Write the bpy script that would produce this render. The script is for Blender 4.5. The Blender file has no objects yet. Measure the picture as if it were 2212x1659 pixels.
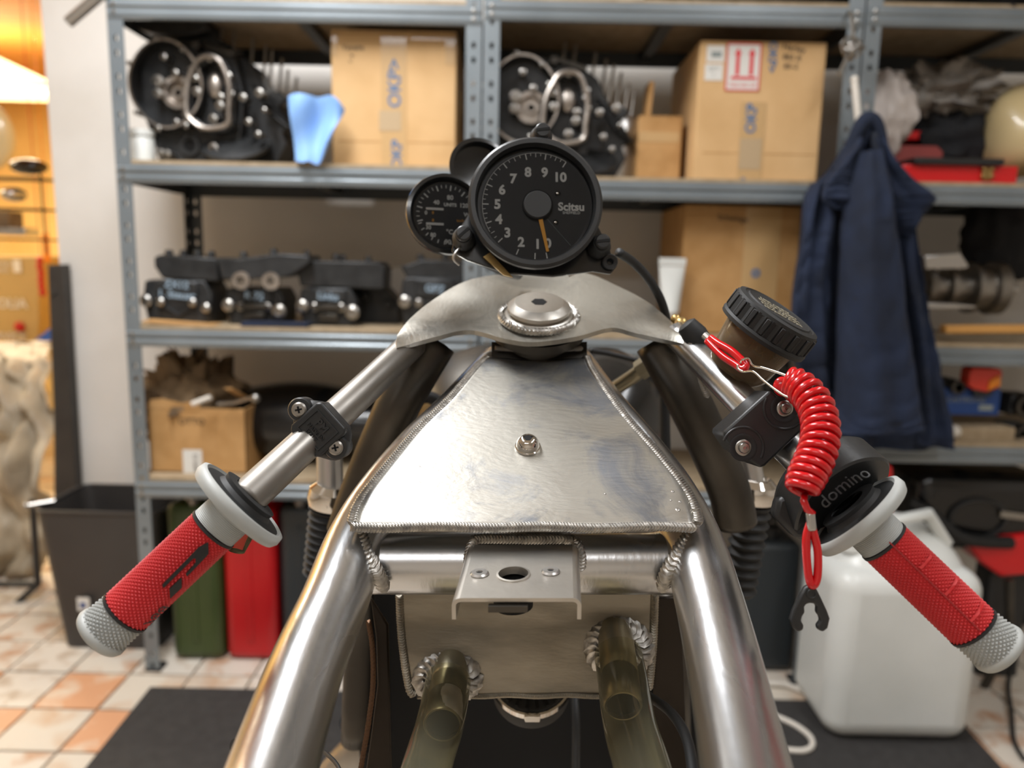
import bpy, bmesh, math, random
from mathutils import Vector, Matrix, Euler, noise
R = math.radians
rnd = random.Random(7)
S = bpy.context.scene
COL = S.collection
# ------------------------------------------------------------ camera
F = 1662.0; CX, CY = 1106.0, 829.5
CAM = Vector((0, 0, 1.2))
up_c = Vector((209, 10298, F)).normalized()          # world up seen in camera axes
fw_c = (Vector((0, 0, -1)) - up_c * up_c.dot(Vector((0, 0, -1)))).normalized()
rt_c = fw_c.cross(up_c)
CR = Matrix((rt_c, fw_c, up_c))                       # camera axes -> world axes
cam = bpy.data.cameras.new('camera'); camo = bpy.data.objects.new('camera', cam); COL.objects.link(camo)
camo.matrix_world = Matrix.Translation(CAM) @ CR.to_4x4()
cam.sensor_width = 36; cam.lens = 36 * F / 2212; cam.clip_start = .02
cam.dof.use_dof = True; cam.dof.focus_distance = .56; cam.dof.aperture_fstop = 4.4
S.camera = camo
S.view_settings.view_transform = 'Standard'; S.view_settings.look = 'None'
S.view_settings.gamma = 1; S.view_settings.use_curve_mapping = False
S.view_settings.exposure = 0.16
w = bpy.data.worlds.new('room_air'); S.world = w; w.use_nodes = True
w.node_tree.nodes['Background'].inputs[0].default_value = (.75, .8, .9, 1)
w.node_tree.nodes['Background'].inputs[1].default_value = .02
def area(name, loc, sx, sy, power, col=(1, .95, .88), rot=(0, 0, 0)):
    l = bpy.data.lights.new(name, 'AREA'); l.shape = 'RECTANGLE'; l.size = sx; l.size_y = sy
    l.energy = power; l.color = col
    o = bpy.data.objects.new(name, l); COL.objects.link(o); o.location = loc; o.rotation_euler = rot
    return o
area('ceiling_tube_and_fill', (-.75, 1.10, 2.68), .30, 1.5, 58, (.97, .98, 1))
area('ceiling_tube_and_fill', (1.1, .3, 2.68), .30, 1.5, 20, (.97, .98, 1))
area('ceiling_tube_and_fill', (-.6, -1.3, 2.68), 1.5, .3, 20, (.97, .98, 1))  # added fill lamp behind the camera, not a known ceiling tube
area('back_room_lamp', (-3.2, 4.6, 2.36), 1.2, .3, 80, (1, .86, .60))
area('back_room_lamp', (-3.4, 3.0, 2.36), 1.0, .3, 26, (1, .86, .60))

# ------------------------------------------------------------ pixel helpers: a pixel of the photo becomes a point at a real depth
def ray(px, py):
    return CR @ Vector(((px - CX) / F, -(py - CY) / F, -1))
def P(px, py, z): return CAM + ray(px, py) * z
def PY(px, py, Y):
    r = ray(px, py); return CAM + r * (Y / r.y)
def PZ(px, py, Z=0.0):
    r = ray(px, py); return CAM + r * ((Z - CAM.z) / r.z)
class Fr:
    """local frame whose units are photo pixels at one depth"""
    def __init__(s, M, ox, oy): s.M = M; s.ox = ox; s.oy = oy
    def pt(s, px, py, d=0): return s.M @ Vector((px - s.ox, s.oy - py, d))
    def at(s, px, py, d=0, rot=None):
        m = s.M @ Matrix.Translation((px - s.ox, s.oy - py, d))
        return m @ rot if rot is not None else m
def fr(px, py, Y):                                    # upright frame on the world axes; z of the frame comes out to the room
    r = ray(px, py); t = Y / r.y; s_ = t / F
    M = Matrix.Translation(PY(px, py, Y)) @ Matrix(((s_, 0, 0, 0), (0, 0, -s_, 0), (0, s_, 0, 0), (0, 0, 0, 1)))
    return Fr(M, px, py)
def cf(px, py, z, rx=0, ry=0, rz=0):                  # frame square to the lens, then tilted
    s_ = z / F
    M = Matrix.Translation(P(px, py, z)) @ CR.to_4x4() @ Euler((R(rx), R(ry), R(rz))).to_matrix().to_4x4() @ Matrix.Diagonal((s_, s_, s_, 1))
    return Fr(M, px, py)
def axisM(p, zdir, xhint=Vector((1, 0, 0)), s=1.0):
    z = zdir.normalized(); x = (xhint - z * xhint.dot(z)).normalized(); y = z.cross(x)
    return Matrix.Translation(p) @ Matrix((x, y, z)).transposed().to_4x4() @ Matrix.Diagonal((s, s, s, 1))
def RX(a): return Matrix.Rotation(R(a), 4, 'X')
def RY(a): return Matrix.Rotation(R(a), 4, 'Y')
def RZ(a): return Matrix.Rotation(R(a), 4, 'Z')
I4 = Matrix.Identity(4)
def spl(pts, n):                                      # Catmull-Rom through tuples
    out = []; L = len(pts)
    for i in range(L - 1):
        p0 = pts[max(i - 1, 0)]; p1 = pts[i]; p2 = pts[i + 1]; p3 = pts[min(i + 2, L - 1)]
        for k in range(n):
            t = k / n
            out.append(tuple(.5 * (2 * b + (c - a) * t + (2 * a - 5 * b + 4 * c - d) * t * t + (3 * b - a - 3 * c + d) * t ** 3) for a, b, c, d in zip(p0, p1, p2, p3)))
    out.append(tuple(pts[-1])); return out
def pth(pts, n=6):                                    # (px, py, depth, width in px) -> points and radii
    q = spl(pts, n)
    return [P(a, b, c) for a, b, c, _ in q], [d * c / 2 / F for _, _, c, d in q]

# ------------------------------------------------------------ mesh builder
class MB:
    def __init__(s): s.v = []; s.f = []; s.mi = []; s.cm = 0
    def add(s, vs, fs, M=None):
        b = len(s.v)
        s.v += [tuple(M @ Vector(v)) if M is not None else tuple(v) for v in vs]
        for f in fs: s.f.append([b + i for i in f]); s.mi.append(s.cm)
        return s
    def box(s, M, sx, sy, sz, tx=1, ty=1):            # tx, ty: taper of the +z end
        x, y, z = sx / 2, sy / 2, sz / 2
        vs = [(-x, -y, -z), (x, -y, -z), (x, y, -z), (-x, y, -z), (-x * tx, -y * ty, z), (x * tx, -y * ty, z), (x * tx, y * ty, z), (-x * tx, y * ty, z)]
        return s.add(vs, [(3, 2, 1, 0), (4, 5, 6, 7), (0, 1, 5, 4), (1, 2, 6, 5), (2, 3, 7, 6), (3, 0, 4, 7)], M)
    def tube(s, pts, rad, seg=12, caps=True, closed=False, xh=None):
        pts = [Vector(p) for p in pts]; n = len(pts)
        if not isinstance(rad, (list, tuple)): rad = [rad] * n
        T = []
        for i in range(n):
            a = pts[(i - 1) % n] if (closed or i) else pts[0]; b = pts[(i + 1) % n] if (closed or i < n - 1) else pts[-1]
            T.append((b - a).normalized())
        h = xh or (Vector((0, 0, 1)) if abs(T[0].z) < .9 else Vector((1, 0, 0)))
        x = (h - T[0] * h.dot(T[0])).normalized(); vs = []
        for i in range(n):
            x = (x - T[i] * x.dot(T[i])).normalized(); y = T[i].cross(x)
            for k in range(seg):
                a = 2 * math.pi * k / seg; vs.append(pts[i] + (x * math.cos(a) + y * math.sin(a)) * rad[i])
        fs = []
        for i in range(n if closed else n - 1):
            for k in range(seg):
                j = (i + 1) % n; fs.append((i * seg + k, i * seg + (k + 1) % seg, j * seg + (k + 1) % seg, j * seg + k))
        if caps and not closed:
            fs.append(tuple(range(seg))[::-1]); fs.append(tuple((n - 1) * seg + k for k in range(seg)))
        return s.add(vs, fs)
    def cyl(s, M, r, z0, z1, seg=24, r1=None): return s.lathe([(0, z0), (r, z0), (r if r1 is None else r1, z1), (0, z1)], M, seg)
    def lathe(s, prof, M, seg=32, sy=1.0):
        vs = []; fs = []; rows = []
        for r, z in prof:
            if abs(r) < 1e-9: rows.append([len(vs)]); vs.append((0, 0, z))
            else:
                rows.append(list(range(len(vs), len(vs) + seg)))
                vs += [(r * math.cos(2 * math.pi * k / seg), sy * r * math.sin(2 * math.pi * k / seg), z) for k in range(seg)]
        for a, b in zip(rows, rows[1:]):
            if len(a) == 1 and len(b) == 1: continue
            for k in range(seg):
                k2 = (k + 1) % seg
                if len(a) == 1: fs.append((a[0], b[k2], b[k]))
                elif len(b) == 1: fs.append((a[k], a[k2], b[0]))
                else: fs.append((a[k], a[k2], b[k2], b[k]))
        return s.add(vs, fs, M)
    def prism(s, out, z0, z1, M=None):
        n = len(out)
        vs = [(x, y, z0) for x, y in out] + [(x, y, z1) for x, y in out]
        fs = [tuple(range(n))[::-1], tuple(range(n, 2 * n))] + [(k, (k + 1) % n, n + (k + 1) % n, n + k) for k in range(n)]
        return s.add(vs, fs, M)
    def pix(s, pts, Y, th):                            # upright slab traced in photo pixels on the plane y = Y, thick towards the wall
        n = len(pts); p_ = [PY(x, y, Y) for x, y in pts]; vs = p_ + [q + Vector((0, th, 0)) for q in p_]
        return s.add(vs, [tuple(range(n))[::-1], tuple(range(n, 2 * n))] + [(k, (k + 1) % n, n + (k + 1) % n, n + k) for k in range(n)])
    def ring(s, outer, inner, z0, z1, M=None):        # plate with a hole, same number of points in both loops
        n = len(outer); vs = [(x, y, z) for z in (z0, z1) for L in (outer, inner) for x, y in L]; fs = []
        for k in range(n):
            j = (k + 1) % n
            fs += [(k, n + k, n + j, j), (2 * n + k, 2 * n + j, 3 * n + j, 3 * n + k), (k, j, 2 * n + j, 2 * n + k), (n + k, 3 * n + k, 3 * n + j, n + j)]
        return s.add(vs, fs, M)
    def torus(s, M, Rr, r, seg=40, sg=10, sy=1.0, a0=0, a1=360):
        full = abs(a1 - a0 - 360) < 1e-6; n = seg if full else seg + 1; pts = []
        for k in range(n):
            a = R(a0 + (a1 - a0) * k / seg); pts.append(M @ Vector((Rr * math.cos(a), Rr * sy * math.sin(a), 0)))
        sc = M.to_scale()[0]
        return s.tube(pts, r * sc, sg, closed=full)
    def sphere(s, M, rx, ry=None, rz=None, nu=20, nv=12):
        ry = rx if ry is None else ry; rz = rx if rz is None else rz
        prof = [(math.sin(math.pi * k / nv), -math.cos(math.pi * k / nv)) for k in range(nv + 1)]
        return s.lathe([(0 if k in (0, nv) else a, b) for k, (a, b) in enumerate(prof)], M @ Matrix.Diagonal((rx, ry, rz, 1)), nu)
    def grid(s, fn, nu, nv, cu=False, cv=False):
        A = nu if cu else nu + 1; B = nv if cv else nv + 1
        vs = [fn(i / nu, j / nv) for i in range(A) for j in range(B)]
        fs = [(i * B + j, ((i + 1) % A) * B + j, ((i + 1) % A) * B + (j + 1) % B, i * B + (j + 1) % B) for i in range(nu) for j in range(nv)]
        return s.add(vs, fs)
    def text(s, body, size, M, ext=.0, align='CENTER', bold=0):
        cu = bpy.data.curves.new('t', 'FONT'); cu.body = body; cu.size = size; cu.extrude = ext; cu.align_x = align; cu.align_y = 'CENTER'; cu.offset = bold; cu.resolution_u = 3
        o = bpy.data.objects.new('t', cu); COL.objects.link(o)
        dg = bpy.context.evaluated_depsgraph_get(); me = o.evaluated_get(dg).to_mesh()
        s.add([v.co.copy() for v in me.vertices], [tuple(p.vertices) for p in me.polygons], M)
        o.evaluated_get(dg).to_mesh_clear(); bpy.data.objects.remove(o); bpy.data.curves.remove(cu)
        return s
    def build(s, name, mat, parent=None, bevel=0, bseg=2, sub=0, solid=0, soff=-1, smooth=35, label=None, kind=None):
        me = bpy.data.meshes.new(name); off = Vector((0, 0, 0))
        if parent is None and s.v:
            xs, ys, zs = zip(*s.v); off = Vector(((min(xs) + max(xs)) / 2, (min(ys) + max(ys)) / 2, min(zs)))
        me.from_pydata([Vector(v) - off for v in s.v], [], s.f); me.update()
        bm = bmesh.new(); bm.from_mesh(me)
        if max(s.mi or [0]) == 0 and len(bm.faces) < 60000: bmesh.ops.recalc_face_normals(bm, faces=bm.faces)
        bm.to_mesh(me); bm.free()
        for m in (mat if isinstance(mat, (list, tuple)) else [mat]): me.materials.append(m)
        if max(s.mi or [0]) > 0:
            for p_, k in zip(me.polygons, s.mi): p_.material_index = k
        if smooth:
            me.shade_smooth()
            if smooth < 180: me.set_sharp_from_angle(angle=R(smooth))
        o = bpy.data.objects.new(name, me); COL.objects.link(o)
        if parent is not None:
            o.parent = parent; o.location = -WLOC[parent.name]
        else: o.location = off; WLOC[o.name] = off
        if parent is not None: WLOC[o.name] = Vector((0, 0, 0))
        if solid: m = o.modifiers.new('thickness', 'SOLIDIFY'); m.thickness = solid; m.offset = soff
        if solid and 0 < smooth < 180: m = o.modifiers.new('split', 'EDGE_SPLIT'); m.split_angle = R(50)
        if bevel: m = o.modifiers.new('edge', 'BEVEL'); m.width = bevel; m.segments = bseg; m.limit_method = 'ANGLE'; m.angle_limit = R(40); m.harden_normals = False
        if sub: m = o.modifiers.new('round', 'SUBSURF'); m.levels = sub; m.render_levels = sub
        if label: o['label'] = label
        if kind: o['kind'] = kind
        return o
WLOC = {}
def tag(o, label, cat, group=None, kind=None):
    o['label'] = label; o['category'] = cat
    if group: o['group'] = group
    if kind: o['kind'] = kind
    return o
def thing(name, loc, label, cat, group=None):
    o = bpy.data.objects.new(name, None); COL.objects.link(o); o.location = loc; o.empty_display_size = .05
    WLOC[o.name] = Vector(loc); return tag(o, label, cat, group)
def weld(mb, pts, r, pitch=None, seg=9, flat=.62, up=None, chev=1.0):
    """rippled weld bead: overlapping crescents laid along a path"""
    pts = [Vector(p) for p in pts]; pitch = pitch or r * .62; d = [0]
    for a, b in zip(pts, pts[1:]): d.append(d[-1] + (b - a).length)
    n = max(3, int(d[-1] / pitch)); st = 4; j = 0; vs = []; fs = []; N = n * st + 1
    for k in range(N):
        t = d[-1] * k / (N - 1)
        while j < len(pts) - 2 and d[j + 1] < t: j += 1
        u = (t - d[j]) / max(1e-9, d[j + 1] - d[j]); c = pts[j].lerp(pts[j + 1], u); T_ = (pts[j + 1] - pts[j]).normalized()
        U = up if up is not None else (CAM - c); U = (U - T_ * U.dot(T_)).normalized(); W = T_.cross(U)
        ph = (k % st) / (st - 1); rr = r * (.90 + .16 * (1 - ph) + .06 * noise.noise(Vector((k * .11, r * 900, 0)))); e = 0.55 if k in (0, N - 1) else 1
        hgt = flat * (.60 + .62 * ph)
        for q in range(seg):
            an = 2 * math.pi * q / seg; s_, c_ = math.sin(an), math.cos(an)
            vs.append(c + W * rr * e * s_ + U * rr * e * hgt * c_ - T_ * (pitch * chev * s_ * s_))
    for k in range(N - 1):
        for q in range(seg): fs.append((k * seg + q, k * seg + (q + 1) % seg, (k + 1) * seg + (q + 1) % seg, (k + 1) * seg + q))
    fs.append(tuple(range(seg))[::-1]); fs.append(tuple((N - 1) * seg + q for q in range(seg))); mb.add(vs, fs)

# ------------------------------------------------------------ materials
def lin(h):
    if isinstance(h, str):
        h = h.lstrip('#'); c = [int(h[i:i + 2], 16) / 255 for i in (0, 2, 4)]
        return tuple(x / 12.92 if x <= .04045 else ((x + .055) / 1.055) ** 2.4 for x in c) + (1,)
    return tuple(h) + (1,) if len(h) == 3 else h
def mat(name, col, rough=.5, metal=0, col2=None, nscale=6, lo=.35, hi=.65, bump=0, bscale=60, stretch=None, rough2=None, coat=0, det=4, spec=.5, sss=0, sheen=0, emis=None, es=0):
    m = bpy.data.materials.new(name); m.use_nodes = True; N = m.node_tree.nodes; L = m.node_tree.links; b = N['Principled BSDF']
    b.inputs['Base Color'].default_value = lin(col); b.inputs['Roughness'].default_value = rough; b.inputs['Metallic'].default_value = metal
    b.inputs['Coat Weight'].default_value = coat; b.inputs['Specular IOR Level'].default_value = spec
    if sss: b.inputs['Subsurface Weight'].default_value = sss; b.inputs['Subsurface Radius'].default_value = (.03, .03, .03)
    if sheen: b.inputs['Sheen Weight'].default_value = sheen
    if emis: b.inputs['Emission Color'].default_value = lin(emis); b.inputs['Emission Strength'].default_value = es
    if col2 or bump or rough2 is not None:
        tc = N.new('ShaderNodeTexCoord'); mp = N.new('ShaderNodeMapping'); L.new(tc.outputs['Object'], mp.inputs[0])
        if stretch: mp.inputs['Scale'].default_value = stretch
    if col2 or rough2 is not None:
        n = N.new('ShaderNodeTexNoise'); n.inputs['Scale'].default_value = nscale; n.inputs['Detail'].default_value = det; L.new(mp.outputs[0], n.inputs['Vector'])
        mr = N.new('ShaderNodeMapRange'); mr.inputs[1].default_value = lo; mr.inputs[2].default_value = hi; L.new(n.outputs[0], mr.inputs[0])
        if col2:
            mx = N.new('ShaderNodeMix'); mx.data_type = 'RGBA'; mx.inputs[6].default_value = lin(col); mx.inputs[7].default_value = lin(col2)
            L.new(mr.outputs[0], mx.inputs[0]); L.new(mx.outputs[2], b.inputs['Base Color'])
        if rough2 is not None:
            m2 = N.new('ShaderNodeMapRange'); m2.inputs[3].default_value = rough; m2.inputs[4].default_value = rough2; L.new(mr.outputs[0], m2.inputs[0]); L.new(m2.outputs[0], b.inputs['Roughness'])
    if bump:
        n2 = N.new('ShaderNodeTexNoise'); n2.inputs['Scale'].default_value = bscale; n2.inputs['Detail'].default_value = 5; L.new(mp.outputs[0], n2.inputs['Vector'])
        bp = N.new('ShaderNodeBump'); bp.inputs['Strength'].default_value = bump; bp.inputs['Distance'].default_value = .002; L.new(n2.outputs[0], bp.inputs['Height']); L.new(bp.outputs[0], b.inputs['Normal'])
    return m
def clear(name, tint, k=.25, rough=.08, body='#8a8860', metal=0):       # clear plastic: part see-through, part glossy
    m = mat(name, body, rough, metal); N = m.node_tree.nodes; L = m.node_tree.links
    t = N.new('ShaderNodeBsdfTransparent'); t.inputs[0].default_value = lin(tint); x = N.new('ShaderNodeMixShader')
    fr_ = N.new('ShaderNodeLayerWeight'); fr_.inputs[0].default_value = .35; ad = N.new('ShaderNodeMath'); ad.operation = 'ADD'; ad.use_clamp = True; ad.inputs[1].default_value = k
    L.new(fr_.outputs['Fresnel'], ad.inputs[0]); L.new(ad.outputs[0], x.inputs[0]); L.new(t.outputs[0], x.inputs[1]); L.new(N['Principled BSDF'].outputs[0], x.inputs[2])
    L.new(x.outputs[0], N['Material Output'].inputs[0]); return m
def brushed(name, c1, c2, c3, r1, r2, st):
    """bare ground aluminium: blotches and blue-grey patches, swirling sanding marks"""
    m = mat(name, c1, r1, 1, c2, nscale=9, lo=.38, hi=.62, rough2=r2, det=6); N = m.node_tree.nodes; L = m.node_tree.links; b = N['Principled BSDF']
    tc = N.new('ShaderNodeTexCoord')
    n = N.new('ShaderNodeTexNoise'); n.inputs['Scale'].default_value = 5; n.inputs['Detail'].default_value = 3; L.new(tc.outputs['Object'], n.inputs['Vector'])
    mx = N.new('ShaderNodeMix'); mx.data_type = 'VECTOR'; mx.inputs[0].default_value = .12; L.new(tc.outputs['Object'], mx.inputs[4]); L.new(n.outputs['Color'], mx.inputs[5])
    mp = N.new('ShaderNodeMapping'); mp.inputs['Scale'].default_value = st; L.new(mx.outputs[1], mp.inputs[0])
    n2 = N.new('ShaderNodeTexNoise'); n2.inputs['Scale'].default_value = 120; n2.inputs['Detail'].default_value = 6; L.new(mp.outputs[0], n2.inputs['Vector'])
    bp = N.new('ShaderNodeBump'); bp.inputs['Strength'].default_value = .2; bp.inputs['Distance'].default_value = .001; L.new(n2.outputs[0], bp.inputs['Height']); L.new(bp.outputs[0], b.inputs['Normal'])
    n3 = N.new('ShaderNodeTexNoise'); n3.inputs['Scale'].default_value = 14; n3.inputs['Detail'].default_value = 12; n3.inputs['Roughness'].default_value = .68; n3.inputs['Distortion'].default_value = .9; L.new(tc.outputs['Object'], n3.inputs['Vector'])
    r3 = N.new('ShaderNodeMapRange'); r3.inputs[1].default_value = .50; r3.inputs[2].default_value = .64; L.new(n3.outputs[0], r3.inputs[0])
    m3 = N.new('ShaderNodeMix'); m3.data_type = 'RGBA'; m3.inputs[7].default_value = lin(c3); L.new(r3.outputs[0], m3.inputs[0])
    src = b.inputs['Base Color'].links[0].from_socket; L.new(src, m3.inputs[6]); L.new(m3.outputs[2], b.inputs['Base Color'])
    return m
M = {}
M['alu'] = brushed('ground_aluminium', '#b9b6ae', '#9f9c94', '#8a8d92', .36, .50, (1, 3, 1))
M['alu_tube'] = mat('aluminium_tube', '#cfd0d1', .24, 1, '#bcbcbc', nscale=4, rough2=.34, bump=.08, bscale=220, stretch=(1, .3, .3))
M['alu_yoke'] = brushed('aluminium_yoke', '#bcb9b1', '#a9a69d', '#999790', .32, .48, (3, 1, 1))
M['weld'] = mat('weld_bead', '#bdbab4', .34, 1, '#8f8c87', nscale=160, rough2=.48)
M['steel'] = mat('dull_steel', '#9d9993', .34, 1, '#85817b', nscale=14, rough2=.5)
M['steel_dk'] = mat('dark_steel', '#57544f', .38, 1, '#423f3b', nscale=10, rough2=.5)
M['box_alu'] = mat('dull_aluminium_sheet', '#a39c8e', .42, 1, '#7f796d', nscale=11, rough2=.55, bump=.12, bscale=160, stretch=(1, 1, 4))
M['chrome'] = mat('chrome', '#d6d2cc', .08, 1)
M['brackt'] = mat('bracket_aluminium', '#cbc7c0', .36, 1, '#b3aea5', nscale=20, rough2=.45, bump=.06, bscale=200)
M['black'] = mat('black_plastic', '#191a1b', .42, 0, '#222324', nscale=30, bump=.06, bscale=300)
M['rubber'] = mat('black_rubber', '#141516', .6)
M['gloss_blk'] = mat('gloss_black', '#101112', .22, coat=.2)
M['dial'] = mat('dial_black', '#1c1c1d', .55)
M['white_ink'] = mat('white_ink', '#e8e8e4', .6)
M['needle'] = mat('orange_needle', '#ffb22a', .4)
M['red_grip'] = mat('red_grip_rubber', '#cc3436', .55, 0, '#bb282b', nscale=12)
M['grey_grip'] = mat('grey_grip_rubber', '#a9aba8', .5, 0, '#9a9c99', nscale=18)
M['red_coil'] = mat('red_coil_plastic', '#c00812', .24, coat=.3)
M['steel_brown'] = mat('heat_stained_steel', '#38332e', .42, .9, '#241f1b', nscale=9)
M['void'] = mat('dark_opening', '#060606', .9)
M['hose'] = clear('clear_hose', '#eae6d2', .10, .08, '#8f8b76', .2)
M['lens'] = clear('gauge_lens', '#f4f4f4', .0, .04, '#404040')
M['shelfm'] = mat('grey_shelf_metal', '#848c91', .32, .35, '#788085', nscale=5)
M['shelf_shaded'] = mat('grey_shelf_metal_shaded', '#4a4f53', .4, .3)  # same shelf metal darkened, shade at the back put into the colour
M['board'] = mat('chipboard', '#a8957a', .7, 0, '#978468', nscale=30)
M['card'] = mat('cardboard', '#d6b07e', .75, 0, '#c9a26f', nscale=7, bump=.1, bscale=40)
M['card_dk'] = mat('cardboard_worn', '#c09560', .75, 0, '#ad824d', nscale=14, bump=.1, bscale=40)
M['tape'] = mat('parcel_tape', '#c3a070', .28, coat=.3)
M['paper'] = mat('white_paper', '#dcdad4', .7)
M['redink'] = mat('red_ink', '#d8303a', .7)
M['blueink'] = mat('blue_ink', '#4a6f96', .6)
M['greyink'] = mat('grey_print', '#87908e', .6)
M['stampink'] = mat('pale_stamp', '#b49c7a', .6)
M['blackink'] = mat('black_ink', '#2a2622', .7)
M['eng'] = mat('black_engine_casting', '#262728', .42, .3, '#353637', nscale=26, bump=.35, bscale=90)
M['engsil'] = mat('machined_casting_face', '#b8b0a8', .34, .85, '#968e86', nscale=30)
M['bolt'] = mat('zinc_bolt', '#a5a29d', .32, 1)
M['chalk'] = mat('chalk_mark', '#8fa2b2', .8)
M['glove'] = mat('blue_nitrile', '#8fbcf2', .55, 0, '#7fa9e6', nscale=8, sss=.1)
M['denim'] = mat('navy_cloth', '#1b2740', .9, 0, '#121b2d', nscale=9, bump=.4, bscale=90)
M['denim_d'] = mat('navy_cloth_lining', '#161c29', .9)
M['wall'] = mat('white_plaster', '#e6e2dc', .85, 0, '#dcd7cf', nscale=3, bump=.15, bscale=18)
M['wall_w'] = mat('yellow_plaster', '#ecd08f', .85, 0, '#dfbd78', nscale=2)
M['ceil'] = mat('white_ceiling', '#e2dfda', .9)
M['wood'] = mat('orange_wood', '#c98b3f', .6, 0, '#b27530', nscale=4, stretch=(1, 6, 1))
M['grout'] = mat('tile_joint', '#b5aa9b', .9, 0, '#9d9180', nscale=9)
M['bin'] = mat('dark_bin_plastic', '#3a3735', .45, 0, '#322f2d', nscale=4)
M['mat'] = mat('rubber_mat', '#2c2a29', .8, 0, '#343231', nscale=40, bump=.4, bscale=300)
M['green'] = mat('olive_can', '#3c4a22', .45, 0, '#33401d', nscale=5)
M['redcan'] = mat('red_can', '#c4181d', .35, 0, '#ad1218', nscale=3)
M['dkcan'] = mat('dark_can', '#2e3336', .45)
M['hdpe'] = mat('milky_plastic', '#dddfdc', .32, 0, '#d2d4d0', nscale=4, sss=.25)
M['brown'] = mat('brown_paper', '#7a6448', .8, 0, '#5d4a34', nscale=9, bump=.5, bscale=20)
M['tarp'] = mat('dusty_sheet', '#c2b49c', .55, 0, '#8f826e', nscale=5, bump=.6, bscale=14)
M['plank'] = mat('dark_plank', '#3d3833', .6, 0, '#2b2724', nscale=5)
M['redbox'] = mat('red_case', '#d3141a', .3, coat=.2)
M['redbox2'] = mat('faded_red_lid', '#9a4340', .5)
M['cream'] = mat('cream_tank', '#cbb688', .3, coat=.4)
M['bag'] = mat('white_bag', '#c9c0ba', .45, 0, '#b5aca6', nscale=9, bump=.4, bscale=25)
M['bagg'] = mat('grey_bag', '#8c857d', .5, 0, '#5c564f', nscale=12, bump=.6, bscale=25)
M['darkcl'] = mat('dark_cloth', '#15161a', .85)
M['silver'] = mat('silver_part', '#b9b7b4', .3, .9)
M['stick'] = mat('pale_wood', '#d09a54', .6)
M['blue'] = mat('blue_plastic', '#16407f', .45)
M['amber'] = mat('amber_lens', '#ee8a1c', .2)
M['redlens'] = mat('red_lens', '#d83a26', .2)
M['mustard'] = mat('mustard_box', '#b79d68', .6)
M['brass'] = mat('brass_catch', '#a98d5a', .35, .9)
M['lampw'] = mat('fluorescent_tube', '#fff4c8', .5, emis='#ffe9a8', es=2.2)
M['cable'] = mat('white_cable', '#d8d2c8', .5)
M['fluid'] = clear('reservoir_plastic', '#d8c2a4', .22, .15, '#a08a6c')
M['olive'] = mat('olive_fitting', '#98917c', .35, .8)
M['gold'] = mat('worn_lid_print', '#8f8876', .5, .4)

# ============================================================ THE SETTING
def struct(mb, name, m, parent=None, **k):
    o = mb.build(name, m, parent, **k)
    if parent is None: o['kind'] = 'structure'
    return o
T = Matrix.Translation
WY = 2.62                                             # back wall plane
XE = PY(128, 561, WY).x                               # its free left end
def slab(x0, x1, y0, y1, z0, z1): return MB().box(T(((x0 + x1) / 2, (y0 + y1) / 2, (z0 + z1) / 2)), x1 - x0, y1 - y0, z1 - z0)
flo = struct(slab(-4.4, 3.3, -3.2, 6.7, -.12, -.012), 'floor', M['grout'])
tm = [mat('worn_tile', a, .5, 0, b, nscale=s_, lo=.5, hi=.66, bump=.3, bscale=40, det=8) for a, b, s_ in
      (('#d3c9bb', '#b98f70', 11), ('#cfc5b6', '#c2a58a', 8), ('#d6cdc0', '#b3a08c', 14), ('#cf9a74', '#d8c6b0', 9))]
TS = .178; y0 = 1.876 - TS * 2; meshes = []
for k in range(4):
    b = MB().box(T((0, 0, -.006)), TS - .008, TS - .008, .012); o = b.build('tile', tm[k], flo, bevel=.0015, bseg=1); meshes.append(o); bpy.data.objects.remove(o)
tile_me = [m_ for m_ in bpy.data.meshes if m_.name.startswith('tile')]
# joined far tiles are real geometry too
for i in range(24):
    for j in range(12):
        o = bpy.data.objects.new('tile', tile_me[3 if rnd.random() < .04 or (i < 13 and j < 3 and rnd.random() < .4) else rnd.randrange(3)]); COL.objects.link(o); o.parent = flo
        o.location = Vector((-2.42 + i * TS, y0 + (j + .5) * TS, rnd.uniform(-.0012, .0012))) - WLOC['floor']; o.rotation_euler.z = rnd.choice((0, 1, 2, 3)) * math.pi / 2
ft = MB()
for i in range(-4, 34):
    for j in range(-26, 30):
        if 0 <= i < 24 and 0 <= j < 12: continue
        x = -2.42 + i * TS; y = y0 + (j + .5) * TS
        if -4.3 < x < 3.1 and -3 < y < 6.5: ft.box(T((x, y, -.006)), TS - .008, TS - .008, .012)
ft.build('tile_field', tm[1], flo, kind='stuff')
struct(slab(XE, 3.3, WY, WY + .16, 0, 2.75), 'wall_back', M['wall'])
struct(slab(-4.4, -4.3, -3.2, 2.62, 0, 2.75), 'wall_left', M['wall'])
struct(slab(-4.4, -4.3, 2.62, 6.7, 0, 2.75), 'wall_left', M['wall_w'])
struct(slab(3.2, 3.3, -3.2, 2.62, 0, 2.75), 'wall_right', M['wall'])
struct(slab(-4.3, 3.2, -3.2, -3.1, 0, 2.75), 'wall_front', M['wall'])
struct(slab(-4.3, 3.2, 6.5, 6.6, 0, 2.75), 'wall_far', M['wall_w'])
struct(slab(XE + .02, XE + .1, WY + .16, 6.5, 0, 2.75), 'wall_partition', M['wall_w'])
struct(slab(-4.3, 3.2, -3.1, WY, 2.75, 2.83), 'ceiling', M['ceil'])
struct(slab(-4.3, XE + .1, WY, 6.5, 2.42, 2.83), 'ceiling_back', M['wood'])
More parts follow.
